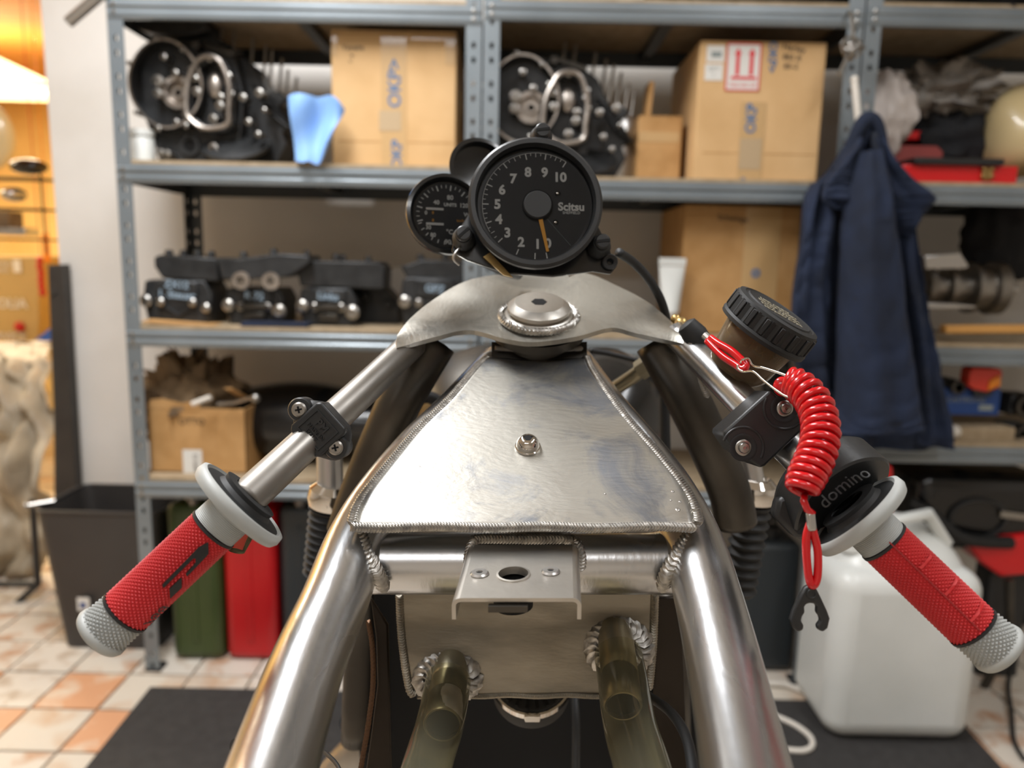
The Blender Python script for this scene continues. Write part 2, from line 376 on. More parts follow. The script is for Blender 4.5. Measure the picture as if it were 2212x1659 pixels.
# dark mat under the motorcycle
a, b_, c, d = PZ(325, 1487), PZ(1850, 1524), PZ(2070, 1730), PZ(150, 1720)
mm = MB().prism([(a.x, a.y), (b_.x + .25, a.y), (b_.x + .22, 1.2), (a.x + .02, 1.2)], 0, .006)
tag(mm.build('floor_mat', M['mat'], bevel=.002), 'large dark rubber mat lying on the tiles under the motorcycle', 'mat')

# ------------------------------------------------------------ shelving units
SY, SD = 2.07, .45
def post_mesh(mb, x, y, h, sx, sy_):
    """perforated angle post: two flanges with paired slots"""
    wf, th, pitch = .040, .002, .0935
    n = int(h / pitch) + 1
    for fl in (0, 1):
        for k in range(n):
            for q, (c0, c1) in enumerate(((0, .036), (.036, .0935))):
                z0 = k * pitch + c0; z1 = min(k * pitch + c1, h)
                if z1 - z0 < .02: continue
                zc = z0 + .018 if q == 0 else z0 + .018
                hw, hh = .0055, .0085; o8 = [(-wf / 2, z0), (0, z0), (wf / 2, z0), (wf / 2, zc), (wf / 2, z1), (0, z1), (-wf / 2, z1), (-wf / 2, zc)]
                i8 = [(-hw * .7, zc - hh * .7), (0, zc - hh), (hw * .7, zc - hh * .7), (hw, zc), (hw * .7, zc + hh * .7), (0, zc + hh), (-hw * .7, zc + hh * .7), (-hw, zc)]
                if fl == 0: Mx = Matrix(((1, 0, 0, x + sx * wf / 2), (0, 0, 1, y), (0, 1, 0, 0), (0, 0, 0, 1)))
                else: Mx = Matrix(((0, 0, 1, x), (1, 0, 0, y + sy_ * wf / 2), (0, 1, 0, 0), (0, 0, 0, 1)))
                mb.ring(o8, i8, -th / 2, th / 2, Mx)
def beam(mb, x0, x1, y, z, face):
    """folded shelf beam with two pressed ridges, z is its top"""
    h = .048; f = face
    prof = [(0, 0), (0, -.006), (-.004 * f, -.010), (-.004 * f, -.018), (0, -.023), (0, -.028), (-.004 * f, -.033), (-.004 * f, -.040), (0, -h), (.014 * f, -h), (.014 * f, -h + .002), (.003 * f, -h + .002), (.003 * f, 0)]
    mb.prism(prof, x0, x1, Matrix(((0, 0, 1, 0), (1, 0, 0, y), (0, 1, 0, z), (0, 0, 0, 1))))
def unit(label, xl, xr, zs, h, side=True):
    u = thing('shelving_unit', (xl, SY, 0), label, 'shelf', 'grey metal shelving units along the wall')
    for x, sx in ((xl, 1), (xr, -1)):
        for y, s_, mm_ in ((SY, 1, M['shelfm']), (SY + SD, -1, M['shelf_shaded'])):
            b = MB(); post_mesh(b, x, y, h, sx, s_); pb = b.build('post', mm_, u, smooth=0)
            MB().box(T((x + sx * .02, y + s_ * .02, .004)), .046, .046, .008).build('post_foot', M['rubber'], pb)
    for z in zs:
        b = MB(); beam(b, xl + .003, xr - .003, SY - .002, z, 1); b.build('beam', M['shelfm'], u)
        b = MB(); beam(b, xl + .003, xr - .003, SY + SD, z, -1); b.build('beam', M['shelf_shaded'], u)
        for x in (xl + .004, xr - .004):
            MB().box(T((x, SY + SD / 2, z - .024)), .003, SD - .01, .046).build('side_beam', M['shelf_shaded'], u)
        MB().box(T(((xl + xr) / 2, SY + SD / 2, z - .020)), .03, SD - .01, .02).build('support_bar', M['shelf_shaded'], u)
        MB().box(T(((xl + xr) / 2, SY + SD / 2, z + .003)), xr - xl - .008, SD - .004, .015).build('shelf_board', M['board'], u)
        for x in (xl + .02, xr - .02):
            for dz in (-.014, -.034): MB().lathe([(0, -.006), (.005, -.005), (.007, 0), (0, 0)], T((x, SY - .002, z + dz)) @ RX(-90), 10).build('beam_bolt', M['bolt'], u)
    return u
def zs(lst): return [PY(x, y, SY).z for x, y in lst]
X1, X2 = PY(262, 300, SY).x - .018, PY(1040, 300, SY).x - .003
X3, X4 = X2 + .006, PY(1845, 300, SY).x - .002
ZL = zs([(600, 3), (600, 360), (600, 716), (500, 1042)]); ZMd = zs([(1450, 8), (1450, 393), (1450, 735), (1450, 1060)]); ZR = zs([(2050, 16), (2100, 403), (2120, 752), (2130, 966)])
unit('left grey metal shelving unit, holding cardboard boxes and the row of black cylinder heads', X1, X2, ZL, 1.93)
unit('middle grey metal shelving unit directly behind the dials', X3, X4, ZMd, 1.93)
unit('right grey metal shelving unit, behind the hanging blue jacket', X4 + .006, X4 + .006 + .92, ZR, 1.95)
ZT = [z + .0105 for z in ZL]; ZTM = [z + .0105 for z in ZMd]; ZTR = [z + .0105 for z in ZR]

# ------------------------------------------------------------ cardboard boxes
def flatbit(parent, name, m, f, pts, d, t=.6):        # a print or sheet lying on a face, pixels of frame f
    return MB().prism([(x - f.ox, f.oy - y) for x, y in pts], d, d + t, f.M).build(name, m, parent)
def rect(x0, y0, x1, y1): return [(x0, y0), (x1, y0), (x1, y1), (x0, y1)]
def words(parent, name, m, f, px, py, body, size, d, rot=0, bold=0):
    return MB().text(body, size, f.at(px, py, d, RZ(rot)), .4, bold=bold).build(name, m, parent, smooth=0)
def carton(px0, py0, px1, Y, zbase, depth, m, label, ang=0, group=None, lid=True):
    f = fr((px0 + px1) / 2, py0, Y); W = (PY(px1, py0, Y) - PY(px0, py0, Y)).x; ztop = PY((px0 + px1) / 2, py0, Y).z; H = ztop - zbase
    xc = (PY(px1, py0, Y).x + PY(px0, py0, Y).x) / 2
    t = thing('cardboard_box', (xc, Y + depth / 2, zbase), label, 'box', group)
    Mx = T((xc, Y + depth / 2, zbase + H / 2)) @ RZ(ang)
    if lid: MB().box(Mx, W, depth, H - .004).build('carton', m, t, bevel=.004)
    else:
        b = MB(); th = .005
        for sx in (-1, 1): b.box(Mx @ T((sx * (W - th) / 2, 0, 0)), th, depth, H)
        for sy in (-1, 1): b.box(Mx @ T((0, sy * (depth - th) / 2, 0)), W, th, H)
        b.box(Mx @ T((0, 0, -H / 2 + th / 2)), W, depth, th); b.build('carton', m, t, bevel=.001)
    if lid:
        for s_ in (-1, 1): MB().box(Mx @ T((s_ * (W * .248), 0, H / 2)), W * .494, depth - .002, .005).build('flap', m, t, bevel=.001)
    return t, f, W, H
c1, f, W, H = carton(714, 68, 987, 2.13, ZT[1], .36, M['card'], 'tall cardboard box with blue tape print, on the shelf beside the blue glove')
flatbit(c1, 'tape', M['tape'], f, rect(822, 70, 878, 350), .3)
words(c1, 'printed_mark', M['blueink'], f, 853, 175, 'OKP>', 40, 1.0, 90, .8); words(c1, 'printed_mark', M['blueink'], f, 857, 325, 'OKP', 32, 1.0, 90, .8)
flatbit(c1, 'stamp', M['stampink'], f, rect(818, 232, 866, 275), .9); flatbit(c1, 'corner_tape', M['tape'], f, rect(888, 72, 984, 84), .3); flatbit(c1, 'corner_tape', M['tape'], f, rect(716, 72, 728, 122), .3); flatbit(c1, 'corner_tape', M['tape'], f, rect(962, 82, 984, 134), .3)
words(c1, 'handwriting', M['blackink'], f, 762, 103, 'Yamaha', 15, .6); words(c1, 'handwriting', M['blackink'], f, 758, 125, 'r. 4', 13, .6, 70)
flatbit(c1, 'crease', M['card_dk'], f, rect(728, 297, 980, 299), .2, .3)
c2, f, W, H = carton(1513, 92, 1788, 2.12, ZTM[1], .36, M['card'], 'big cardboard box with red up-arrow sticker, on the middle unit')
st = flatbit(c2, 'arrow_sticker', M['paper'], f, rect(1573, 96, 1645, 192), .4, 1)
flatbit(st, 'sticker_border', M['redink'], f, rect(1573, 94, 1645, 97), 1.5); flatbit(st, 'sticker_border', M['redink'], f, rect(1573, 190, 1645, 193), 1.5); flatbit(st, 'sticker_border', M['redink'], f, rect(1571, 94, 1574, 193), 1.5); flatbit(st, 'sticker_border', M['redink'], f, rect(1643, 94, 1646, 193), 1.5)
for x in (1596, 1626): flatbit(st, 'arrow', M['redink'], f, [(x, 104), (x + 8, 118), (x + 4, 118), (x + 4, 160), (x - 4, 160), (x - 4, 118), (x - 8, 118)], 1.6)
flatbit(st, 'bar', M['redink'], f, rect(1583, 163, 1638, 169), 1.6); words(st, 'sticker_text', M['redink'], f, 1609, 181, 'THIS WAY UP', 9.5, 1.6)
lb = flatbit(c2, 'address_label', M['paper'], f, rect(1528, 100, 1567, 134), .4, .8); flatbit(lb, 'barcode', M['greyink'], f, rect(1538, 113, 1560, 124), 1.3)
lb = flatbit(c2, 'address_label', M['paper'], f, rect(1526, 138, 1565, 172), .4, .8); words(lb, 'label_text', M['greyink'], f, 1545, 148, 'QTY', 11, 1.3); words(lb, 'label_text', M['greyink'], f, 1545, 161, '1', 11, 1.3)
words(c2, 'printed_mark', M['blueink'], f, 1670, 122, 'OKP>', 25, .8, -90, .6); words(c2, 'printed_mark', M['blueink'], f, 1634, 250, 'OKP', 32, 1.2, 90, .8); words(c2, 'printed_mark', M['blueink'], f, 1624, 380, 'o', 22, 1.2, 0, .8)
flatbit(c2, 'tape', M['tape'], f, rect(1610, 215, 1665, 388), .3); flatbit(c2, 'stamp', M['stampink'], f, rect(1612, 292, 1660, 358), .9)
words(c2, 'handwriting', M['blackink'], f, 1716, 103, 'Harley', 19, .6, -8); words(c2, 'handwriting', M['blackink'], f, 1713, 122, '883 R', 17, .6, -5); words(c2, 'handwriting', M['blackink'], f, 1712, 140, '85-2', 17, .6)
flatbit(c2, 'crease', M['card_dk'], f, rect(1530, 323, 1780, 325), .2, .3)
c3, f, W, H = carton(1480, 446, 1733, 2.16, ZTM[2], .34, M['card_dk'], 'plain cardboard box with one small blue dot, left of the jacket')
flatbit(c3, 'tape', M['tape'], f, rect(1612, 448, 1690, 720), .3); MB().lathe([(4, 0), (10, 0), (10, .8), (4, .8), (4, 0)], f.at(1642, 588, .8), 20).build('blue_dot', M['blueink'], c3)
words(c3, 'handwriting', M['blackink'], f, 1585, 472, 'Schwinge', 18, .6, -4)
c4, f, W, H = carton(1380, 252, 1476, 2.2, ZTM[1], .2, M['card_dk'], 'small cardboard box on the middle shelf beside the big arrow box')
flatbit(c4, 'tape', M['tape'], f, rect(1382, 284, 1470, 305), .3)
b = MB(); q = fr(1385, 388, 2.26); b.box(q.at(1387, 290, 0, RZ(-4)), 10, 196, 60); tag(b.build('cardboard_sheet', M['card_dk']), 'narrow upright strip of cardboard behind the small box', 'cardboard')
c5, f, W, H = carton(318, 882, 530, 2.12, ZT[3], .3, M['card_dk'], 'open cardboard box stuffed with brown paper, on the lowest left shelf', lid=False)
b = MB().prism([(x - f.ox, f.oy - y) for x, y in [(320, 884), (325, 866), (350, 862), (392, 872), (420, 866), (432, 876), (430, 886)]], -3, 1, f.M); b.build('flap', M['card_dk'], c5)
MB().box(f.at(515, 872, -60, RX(65) @ RZ(6)), 18, 190, 2).build('flap', M['card_dk'], c5)
flatbit(c5, 'address_label', M['paper'], f, rect(390, 974, 432, 1031), .4); words(c5, 'label_text', M['blackink'], f, 418, 1004, 'AM112', 14, 1.1, 90); words(c5, 'handwriting', M['blackink'], f, 413, 912, 'OTTO', 20, .6)
def blob(name, m, cpt, rx, ry, rz, amp, sc, label, cat, seed=0, nu=40, nv=26, parent=None, flatz=None, crump=True, smooth=60):
    def fn(u, v):
        th = u * 2 * math.pi; ph = v * math.pi; d = Vector((math.cos(th) * math.sin(ph), math.sin(th) * math.sin(ph), math.cos(ph)))
        q_ = d * sc + Vector((seed, seed * .7, seed * 1.3))
        k = (abs(noise.noise(q_)) + .5 * abs(noise.noise(q_ * 2.1)) + .25 * abs(noise.noise(q_ * 4.3))) if crump else noise.noise(q_)
        p_ = Vector((d.x * rx, d.y * ry, d.z * rz)) * (1 + amp * (k - .35)) + cpt
        if flatz is not None and p_.z < flatz: p_.z = flatz
        return p_
    o = MB().grid(fn, nu, nv, cu=True).build(name, m, parent, smooth=smooth)
    if parent is None: tag(o, label, cat)
    return o
pz = PY(420, 858, 2.25); blob('brown_paper', M['brown'], Vector((pz.x - .01, 2.26, ZT[3] + .19)), .135, .1, .12, .9, 2.6, 'crumpled brown paper bulging out of the open box on the lowest left shelf', 'paper', 3)
b = MB(); b.tube([P(415, 873, 2.1), P(455, 858, 2.1)], .007, 8); tag(b.build('white_marker', M['cable']), 'white marker pen lying across the open cardboard box', 'pen')
b = MB(); b.tube([P(470, 872, 2.12), P(505, 870, 2.12), P(532, 862, 2.1), P(552, 858, 2.08)], .0045, 8); b.sphere(T(P(552, 860, 2.08)), .012); tag(b.build('metal_rod', M['bolt']), 'thin metal rod with a shiny knob lying on the open cardboard box', 'rod')
# black seat beside it
def seatf(u, v):
    th = v * 2 * math.pi; x = -.21 + .42 * u; w_ = .5 + .5 * math.sin(math.pi * min(1, u * 1.1 + .1)); return Vector((PY(690, 940, 2.3).x + x, 2.3 + .14 * math.cos(th) * (.6 + .4 * w_), ZT[3] + .115 + math.sin(th) * (.07 + .055 * w_) * (1 if math.sin(th) > 0 else .9)))
b = MB(); b.grid(seatf, 30, 24, cv=True); s0 = tag(b.build('saddle', M['gloss_blk'], smooth=60, sub=1), 'black padded motorcycle seat lying behind the left handlebar on the lowest shelf', 'seat')

# ------------------------------------------------------------ blue glove
f = fr(688, 355, 2.06)
def gl(u, v):
    pts = [(628, 216, 640, 350), (650, 212, 658, 353), (674, 214, 668, 350), (690, 216, 684, 356), (716, 212, 692, 354), (735, 224, 698, 345), (747, 240, 712, 310)]
    q_ = spl(pts, 5); i = u * (len(q_) - 1); k = min(int(i), len(q_) - 2); t_ = i - k; a_ = [x + (y - x) * t_ for x, y in zip(q_[k], q_[k + 1])]
    return f.pt(a_[0] + (a_[2] - a_[0]) * v, a_[1] + (a_[3] - a_[1]) * v, 10 * math.sin(u * 9) * (1 - .4 * v) + 6 * math.sin(v * 6 + u * 4) + 2)
tag(MB().grid(gl, 30, 16).build('nitrile_glove', M['glove'], solid=.004, soff=0, sub=1), 'pale blue nitrile glove draped over the shelf edge beside the tall cardboard box', 'glove')
f = fr(300, 352, 2.16)
t = thing('plastic_jar', PY(300, 352, 2.16), 'small cloudy jar beside the left black crankcase', 'jar')
MB().lathe([(0, 0), (26, 0), (27, 50), (24, 58), (24, 64), (0, 64)], T((PY(300, 352, 2.16).x, 2.18, ZT[1])) @ Matrix.Diagonal((.00129,) * 3 + (1,)), 24).build('jar_body', M['hdpe'], t)
MB().lathe([(0, 58), (28, 58), (28, 70), (0, 70)], T((PY(300, 352, 2.16).x, 2.18, ZT[1])) @ Matrix.Diagonal((.00129,) * 3 + (1,)), 24).build('lid', M['hdpe'], t)

# ------------------------------------------------------------ crankcases
def crankcase(f, zb, label):
    """pixel coordinates of the left one; f maps them"""
    base = f.pt(430, 350, -60); t = thing('crankcase', (base.x, base.y, zb), label, 'engine part', 'black crankcases on the upper shelves')
    hh = 0
    b = MB()
    b.prism([(x - f.ox, f.oy - y) for x, y in [(300, 130), (345, 102), (410, 96), (440, 112), (500, 112), (520, 200), (512, 270), (505, 352), (330, 352), (318, 300), (296, 240)]], -150, -34, f.M)
    b.prism([(x - f.ox, f.oy - y) for x, y in [(500, 110), (530, 130), (548, 165), (560, 190), (585, 186), (606, 200), (588, 215), (580, 232), (598, 250), (610, 262), (590, 275), (600, 300), (575, 345), (500, 350), (490, 200)]], -170, -70, f.M)
    for k in range(7): b.box(f.at(560 + k * 6 - 8, 190 + k * 10, -95 + 2 * k, RZ(-35)), 60, 5, 60)
    b.build('casting', M['eng'], t, bevel=.004)
    # big round primary case: wall of the bowl and its light gasket face
    o_ = [(365 + 76 * math.cos(a) * (1 + .05 * math.cos(2 * a)), 190 + 92 * math.sin(a)) for a in [2 * math.pi * k / 36 for k in range(36)]]
    i_ = [(365 + (x - 365) * .94, 190 + (y - 190) * .95) for x, y in o_]
    MB().ring([(x - f.ox, f.oy - y) for x, y in o_], [(x - f.ox, f.oy - y) for x, y in i_], -60, -2, f.M).build('bowl_wall', M['eng'], t)
    MB().ring([(x - f.ox, f.oy - y) for x, y in o_], [(x - f.ox, f.oy - y) for x, y in i_], -2, 1, f.M).build('gasket_face', M['engsil'], t)
    q_ = spl([(428, 160), (440, 142), (462, 134), (484, 142), (498, 170), (503, 190), (503, 214), (500, 240), (498, 268), (478, 278), (446, 280), (424, 268), (410, 248), (412, 205), (418, 180), (428, 160)], 4)
    MB().tube([f.pt(x, y, 6) for x, y in q_[:-1]], 5.5 * f.M.to_scale()[0], 8, closed=True).build('side_gasket_face', M['engsil'], t)
    MB().tube([f.pt(x, y, -16) for x, y in q_[:-1]], 9 * f.M.to_scale()[0], 8, closed=True).build('side_wall', M['eng'], t)
    # bearing bores and bosses
    b = MB(); b.lathe([(30, -34), (34, -34), (34, -14), (24, -14), (22, -30), (0, -30)], f.at(384, 204), 28); b.lathe([(0, -34), (12, -34), (12, -18), (7, -18), (7, -30), (0, -30)], f.at(384, 204), 20); b.build('bearing_seat', M['engsil'], t)
    MB().sphere(f.at(463, 188, -20), 17, 26, 10).build('shaft_end', M['engsil'], t)
    for x, y, r_ in [(365, 136, 7), (350, 185, 12), (348, 210, 10), (388, 168, 7), (432, 205, 9), (482, 215, 8), (480, 233, 9), (465, 260, 9), (530, 215, 8), (565, 205, 9), (540, 265, 7), (560, 290, 6), (575, 240, 5), (463, 320, 10), (350, 98, 6), (300, 250, 5), (345, 282, 7), (291, 150, 5), (462, 136, 8), (500, 172, 8), (422, 160, 6), (497, 268, 7), (385, 268, 6), (405, 275, 6), (405, 120, 5), (430, 178, 7), (408, 250, 8), (500, 186, 7), (505, 208, 7), (440, 278, 7), (348, 332, 8), (362, 334, 8)]:
        MB().lathe([(0, -34), (r_, -34), (r_, 3), (r_ * .5, 4), (r_ * .45, -4), (0, -4)], f.at(x, y), 12).build('bolt_boss', M['bolt'], t)
    MB().lathe([(12, -34), (22, -34), (22, -26), (14, -26), (12, -34)], f.at(400, 312), 24).build('oil_port', M['eng'], t); MB().cyl(f.at(400, 312), 13, -33.8, -30, 20).build('oil_port_hole', M['void'], t)
    for k, (x, y) in enumerate([(452, 105), (476, 108), (520, 125), (545, 138), (562, 150), (580, 165), (596, 190), (612, 205)]):
        MB().tube([f.pt(x - 3, y + 25, -90 - 10 * (k % 2)), f.pt(x + 6, y - 55, -90 - 10 * (k % 2))], .0042, 8).build('stud', M['bolt'], t)
    b = MB(); b.box(f.at(470, 112, -40, RZ(-17)), 66, 10, 30); b.lathe([(0, -40), (9, -40), (9, -8), (0, -8)], f.at(430, 108), 14); b.build('cross_rib', M['steel_dk'], t, bevel=.001)
    b = MB(); b.lathe([(0, -30), (70, -30), (72, -22), (58, -18), (0, -12)], f.at(500, 290, -20, RX(-60)), 28); b.build('sump_cover', M['eng'], t)
    return t
f = fr(430, 350, 2.16); crankcase(f, ZT[1], 'black motorcycle crankcase standing left of the blue glove')
g = fr(1190, 382, 2.16); g.ox, g.oy = 430, 350; crankcase(g, ZTM[1], 'black motorcycle crankcase behind the tachometer, on the middle unit')
# head cover stacked behind the left crankcase
f = fr(380, 100, 2.34)
b = MB(); b.pix([(276, 42), (300, 36), (352, 30), (440, 34), (446, 56), (438, 70), (400, 78), (330, 72), (300, 64)], 2.2, .12)
b.pix([(400, 66), (445, 55), (472, 84), (500, 96), (440, 104), (380, 96)], 2.24, .1)
b.prism([(x - f.ox, f.oy - y) for x, y in [(330, 74), (450, 60), (470, 96), (400, 130), (430, 350), (340, 350)]], -80, 0, f.M)
for x in (370, 410): b.cyl(f.at(x, 30, 0, RX(-90)), 9, 0, 12, 12)
tag(b.build('cylinder_block', M['eng'], bevel=.004), 'dark finned casting standing behind the left crankcase, under the top shelf', 'engine part')
f = fr(1330, 385, 2.3)
t = tag(MB().lathe([(0, 0), (46, 0), (48, 8), (48, 118), (40, 136), (24, 142), (0, 142)], T((f.pt(1333, 0).x, 2.32, ZTM[1])) @ Matrix.Diagonal((.0014,) * 3 + (1,)), 28).build('plastic_canister', M['silver']), 'grey round canister standing between the middle crankcase and small box', 'canister')

# ------------------------------------------------------------ cylinder heads in a row
def head(x0, y0, x1, Y, label, chalk, kind=0):
    f = fr((x0 + x1) / 2, y0, Y); w_ = x1 - x0; k = w_ / 170; zb = ZT[2]; hpx = (PY((x0 + x1) / 2, y0, Y).z - zb) / f.M.to_scale()[0]
    t = thing('engine_top_end', (f.pt(f.ox, y0).x, Y + .06, zb), label, 'engine part', 'black cylinder heads in the row on the left unit')
    b = MB(); b.prism([(-w_ / 2, -.04 * hpx), (-w_ / 2 + 12, 0), (w_ / 2 - 14, 0), (w_ / 2, -.3 * hpx), (w_ / 2 - 6, -hpx), (-w_ / 2 + 4, -hpx), (-w_ / 2 - 6, -.45 * hpx)], -110, 0, f.M)
    b.box(f.at(f.ox, y0 + hpx * .2, 3), w_ * .62, hpx * .34, 8); b.build('casting', M['eng'], t, bevel=.004)
    if kind == 0:
        b = MB()
        for a_, c_ in ((-.25, .28), (.28, -.25)): b.tube([f.pt(f.ox + w_ * a_, y0 + hpx * .55, 3), f.pt(f.ox + (a_ + c_) / 2 * w_ * .2, y0 + hpx * .82, 3)], .004, 6)
        b.build('cast_rib', M['eng'], t)
    else:
        MB().box(f.at(f.ox, y0 + hpx * .5, 8), w_ * .5, 12, 16).build('rocker_bar', M['steel_dk'], t, bevel=.001)
        MB().box(f.at(f.ox, y0 + hpx * .76, 5), w_ * .36, 16, 12).build('port_plate', M['steel_dk'], t, bevel=.003)
    for a_, c_, r_ in ((-.46, .48, 13), (-.24, .5, 9), (.24, .5, 9), (.44, .62, 15 if kind else 10)):
        MB().lathe([(0, 0), (r_, 0), (r_, 9), (r_ * .6, 12), (r_ * .55, 6), (0, 6)], f.at(f.ox + w_ * a_, y0 + hpx * c_, 4), 16).build('bolt_head', M['bolt'], t)
    words(t, 'chalk_mark', M['chalk'], f, f.ox, y0 + hpx * .22, chalk, 22, 8, -4, .5)
    return t, f
head(312, 605, 455, 2.13, 'leftmost black cylinder head on the shelf, chalk writing across its face', 'ZX12\n1. Steuer', 0)
head(490, 622, 612, 2.15, 'black cylinder head with chalk marks, second from the left post', 'R 72', 1)
head(650, 622, 770, 2.15, 'black cylinder head with round bolt ends, third from the left post', 'Links', 1)
head(870, 600, 1010, 2.15, 'black cylinder head at the right end of the row, behind the aluminium yoke', 'GPZ', 0)
def cover(pts, Y, bolts, label, th=90):
    f = fr(pts[0][0], pts[0][1], Y); c_ = sum((f.pt(x, y) for x, y in pts), Vector()) / len(pts)
    t = thing('valve_cover', (c_.x, Y, min(f.pt(x, y).z for x, y in pts)), label, 'engine part', 'black valve covers lying on the cylinder heads')
    MB().prism([(x - f.ox, f.oy - y) for x, y in pts], -th, 8, f.M).build('cover', M['eng'], t, bevel=.004)
    for x, y, r_ in bolts: MB().lathe([(0, 0), (r_, 0), (r_, 9), (r_ * .7, 13), (0, 14)], f.at(x, y, -30, RX(-90)), 12).build('cover_stud', M['eng'], t)
    return t, f
cover([(336, 556), (350, 550), (470, 555), (474, 604), (352, 600), (345, 590), (336, 576)], 2.14, [(352, 552, 9), (384, 552, 8), (415, 553, 8), (445, 553, 9)], 'black valve cover on the leftmost cylinder head')
t, f = cover([(470, 556), (520, 558), (600, 545), (668, 548), (672, 562), (630, 592), (600, 598), (480, 603)], 2.12, [(516, 556, 9), (582, 548, 9), (655, 550, 7)], 'long black valve cover bridging the second cylinder head')
for x in (524, 588): MB().lathe([(9, 0), (19, 0), (19, 10), (9, 10), (9, 0)], f.at(x, 604, 6), 20).build('cam_bearing', M['engsil'], t)
cover([(640, 575), (660, 562), (820, 562), (832, 575), (830, 620), (650, 618)], 2.16, [(720, 560, 9), (735, 561, 6), (790, 563, 7)], 'black valve cover on the third cylinder head')
cover([(866, 575), (885, 570), (912, 560), (1005, 562), (1005, 602), (880, 600)], 2.17, [(905, 562, 9), (960, 560, 8)], 'black valve cover on the head behind the yoke')
f = fr(800, 640, 2.3); b = MB(); b.prism([(x - f.ox, f.oy - y) for x, y in [(770, 620), (830, 615), (862, 650), (866, 700), (775, 700)]], -60, 20, f.M)
for x, y in ((795, 640), (842, 655), (786, 672)): b.cyl(f.at(x, y), 11, 20, 32, 14)
tag(b.build('engine_bracket', M['eng'], bevel=.003), 'black cast bracket standing between the third and last cylinder heads', 'engine part')
f = fr(580, 705, 2.1); b = MB(); b.box(T((PY(570, 700, 2.09).x + .03, 2.11, ZT[2] + .006)), .18, .06, .01); tag(b.build('blue_cloth', M['denim']), 'folded dark blue rag under the second cylinder head', 'rag')
b = MB(); b.box(T((PY(390, 700, 2.09).x, 2.11, ZT[2] + .004)) @ RY(3), .19, .07, .006); tag(b.build('cardboard_sheet', M['card_dk']), 'thin brown cardboard pad under the leftmost cylinder head', 'cardboard')

# ------------------------------------------------------------ right unit: bags, red case, cream tank
def wpt(px, py, Y, z=None):
    p_ = PY(px, py, Y)
    if z is not None: p_.z = z
    return p_
blob('plastic_bag', M['bag'], wpt(1912, 250, 2.24), .07, .07, .11, .45, 1.9, 'crumpled pale plastic bag hanging from the pile above the jacket', 'bag', 11)
blob('crumpled_sheet', M['bagg'], wpt(2030, 200, 2.3), .135, .09, .065, 1.0, 2.6, 'crumpled grey plastic sheet on top of the dark cloth, upper right shelf', 'bag', 5)
blob('dark_cloth', M['darkcl'], wpt(2050, 300, 2.34), .14, .09, .11, .5, 2.0, 'black cloth bundle under the grey sheet, upper right shelf', 'cloth', 21)
q_ = [P(2025, 255, 2.3), P(2060, 240, 2.28), P(2100, 212, 2.28), P(2125, 198, 2.3)]
b = MB(); b.tube(q_, [.003, .009, .007, .003], 8); tag(b.build('metal_strap', M['silver']), 'thin bright metal strip across the dark cloth, upper right shelf', 'strap')
blob('fuel_tank', M['cream'], wpt(2200, 290, 2.26), .12, .13, .14, .18, 1.0, 'cream painted motorcycle tank at the right end of the upper shelf', 'tank', 2, crump=False)
f = fr(2070, 402, 2.12); t = thing('tool_case', wpt(2070, 402, 2.2, ZTR[1]), 'shiny red metal tool case with brass catch on the right shelf', 'tool case')
zc = (PY(2070, 356, 2.12).z + ZTR[1]) / 2; hh = PY(2070, 356, 2.12).z - ZTR[1]
x0, x1 = PY(1948, 380, 2.12).x, PY(2198, 380, 2.12).x
MB().box(T(((x0 + x1) / 2, 2.24, zc)), x1 - x0, .24, hh - .002).build('case_body', M['redbox'], t, bevel=.003)
cb = MB().box(f.at(2127, 375, 3), 22, 26, 5).build('catch', M['brass'], t, bevel=.001)
for dx in (-9, 9):
    for dy in (-9, 5): MB().sphere(f.at(2127 + dx, 375 + dy, 6), 5, 5, 4, 10, 6).build('catch_rivet', M['brass'], cb)
MB().box(f.at(2060, 352, -40), 190, 14, 110).build('inner_tray', M['black'], t, bevel=.002)
MB().prism([(x - f.ox, f.oy - y) for x, y in [(1935, 305), (1945, 302), (2075, 302), (2090, 315), (2090, 345), (1950, 350)]], -120, -112, f.M).build('case_lid', M['redbox2'], t, bevel=.003)
f = fr(1960, 300, 2.3); b = MB().prism([(x - f.ox, f.oy - y) for x, y in [(1850, 288), (1990, 286), (2015, 292), (2018, 304), (1850, 306)]], -60, 20, f.M)
tag(b.build('red_tray', M['redbox'], bevel=.004), 'small red tray behind the open tool case lid', 'tray')
# second right shelf
t = thing('wheel_hub', wpt(2060, 700, 2.3, ZTR[2]), 'grey ribbed wheel hub lying on the right shelf beside the jacket', 'wheel hub')
f = fr(2000, 620, 2.3)
b = MB(); b.lathe([(0, -10), (46, -10), (46, 4), (28, 4), (28, 36), (44, 38), (44, 52), (30, 54), (30, 84), (54, 88), (54, 100), (44, 104), (44, 128), (56, 132), (56, 156), (40, 160), (0, 160)], f.at(2000, 620, 0, RY(90)), 36); b.build('hub', M['steel'], t)
for k in range(8): MB().cyl(f.at(2100, 620 + 34 * math.sin(k * .785), 34 * math.cos(k * .785), RY(90)), 5, 4, 14, 8).build('hub_bolt', M['bolt'], t)
MB().cyl(f.at(2000, 620, 0, RY(90)), 14, -30, 190, 16).build('axle', M['silver'], t)
for y0_, y1_, Lx, lab in ((553, 582, 2092, 'bent bright metal plate lying over the wheel hub'), (655, 668, 2110, 'flat bright metal bar lying in front of the wheel hub')):
    f = fr(2040, y1_, 2.12); b = MB(); b.prism([(x - f.ox, f.oy - y) for x, y in [(1994, y0_ + 2 if y0_ < 600 else y0_), (2070, y0_ - 8 if y0_ < 600 else y0_ + 1), (Lx, y1_ - 8), (Lx - 6, y1_ - 3), (2000, y1_)]], -40, 0, f.M); tag(b.build('metal_plate', M['silver'], bevel=.002), lab, 'metal plate')
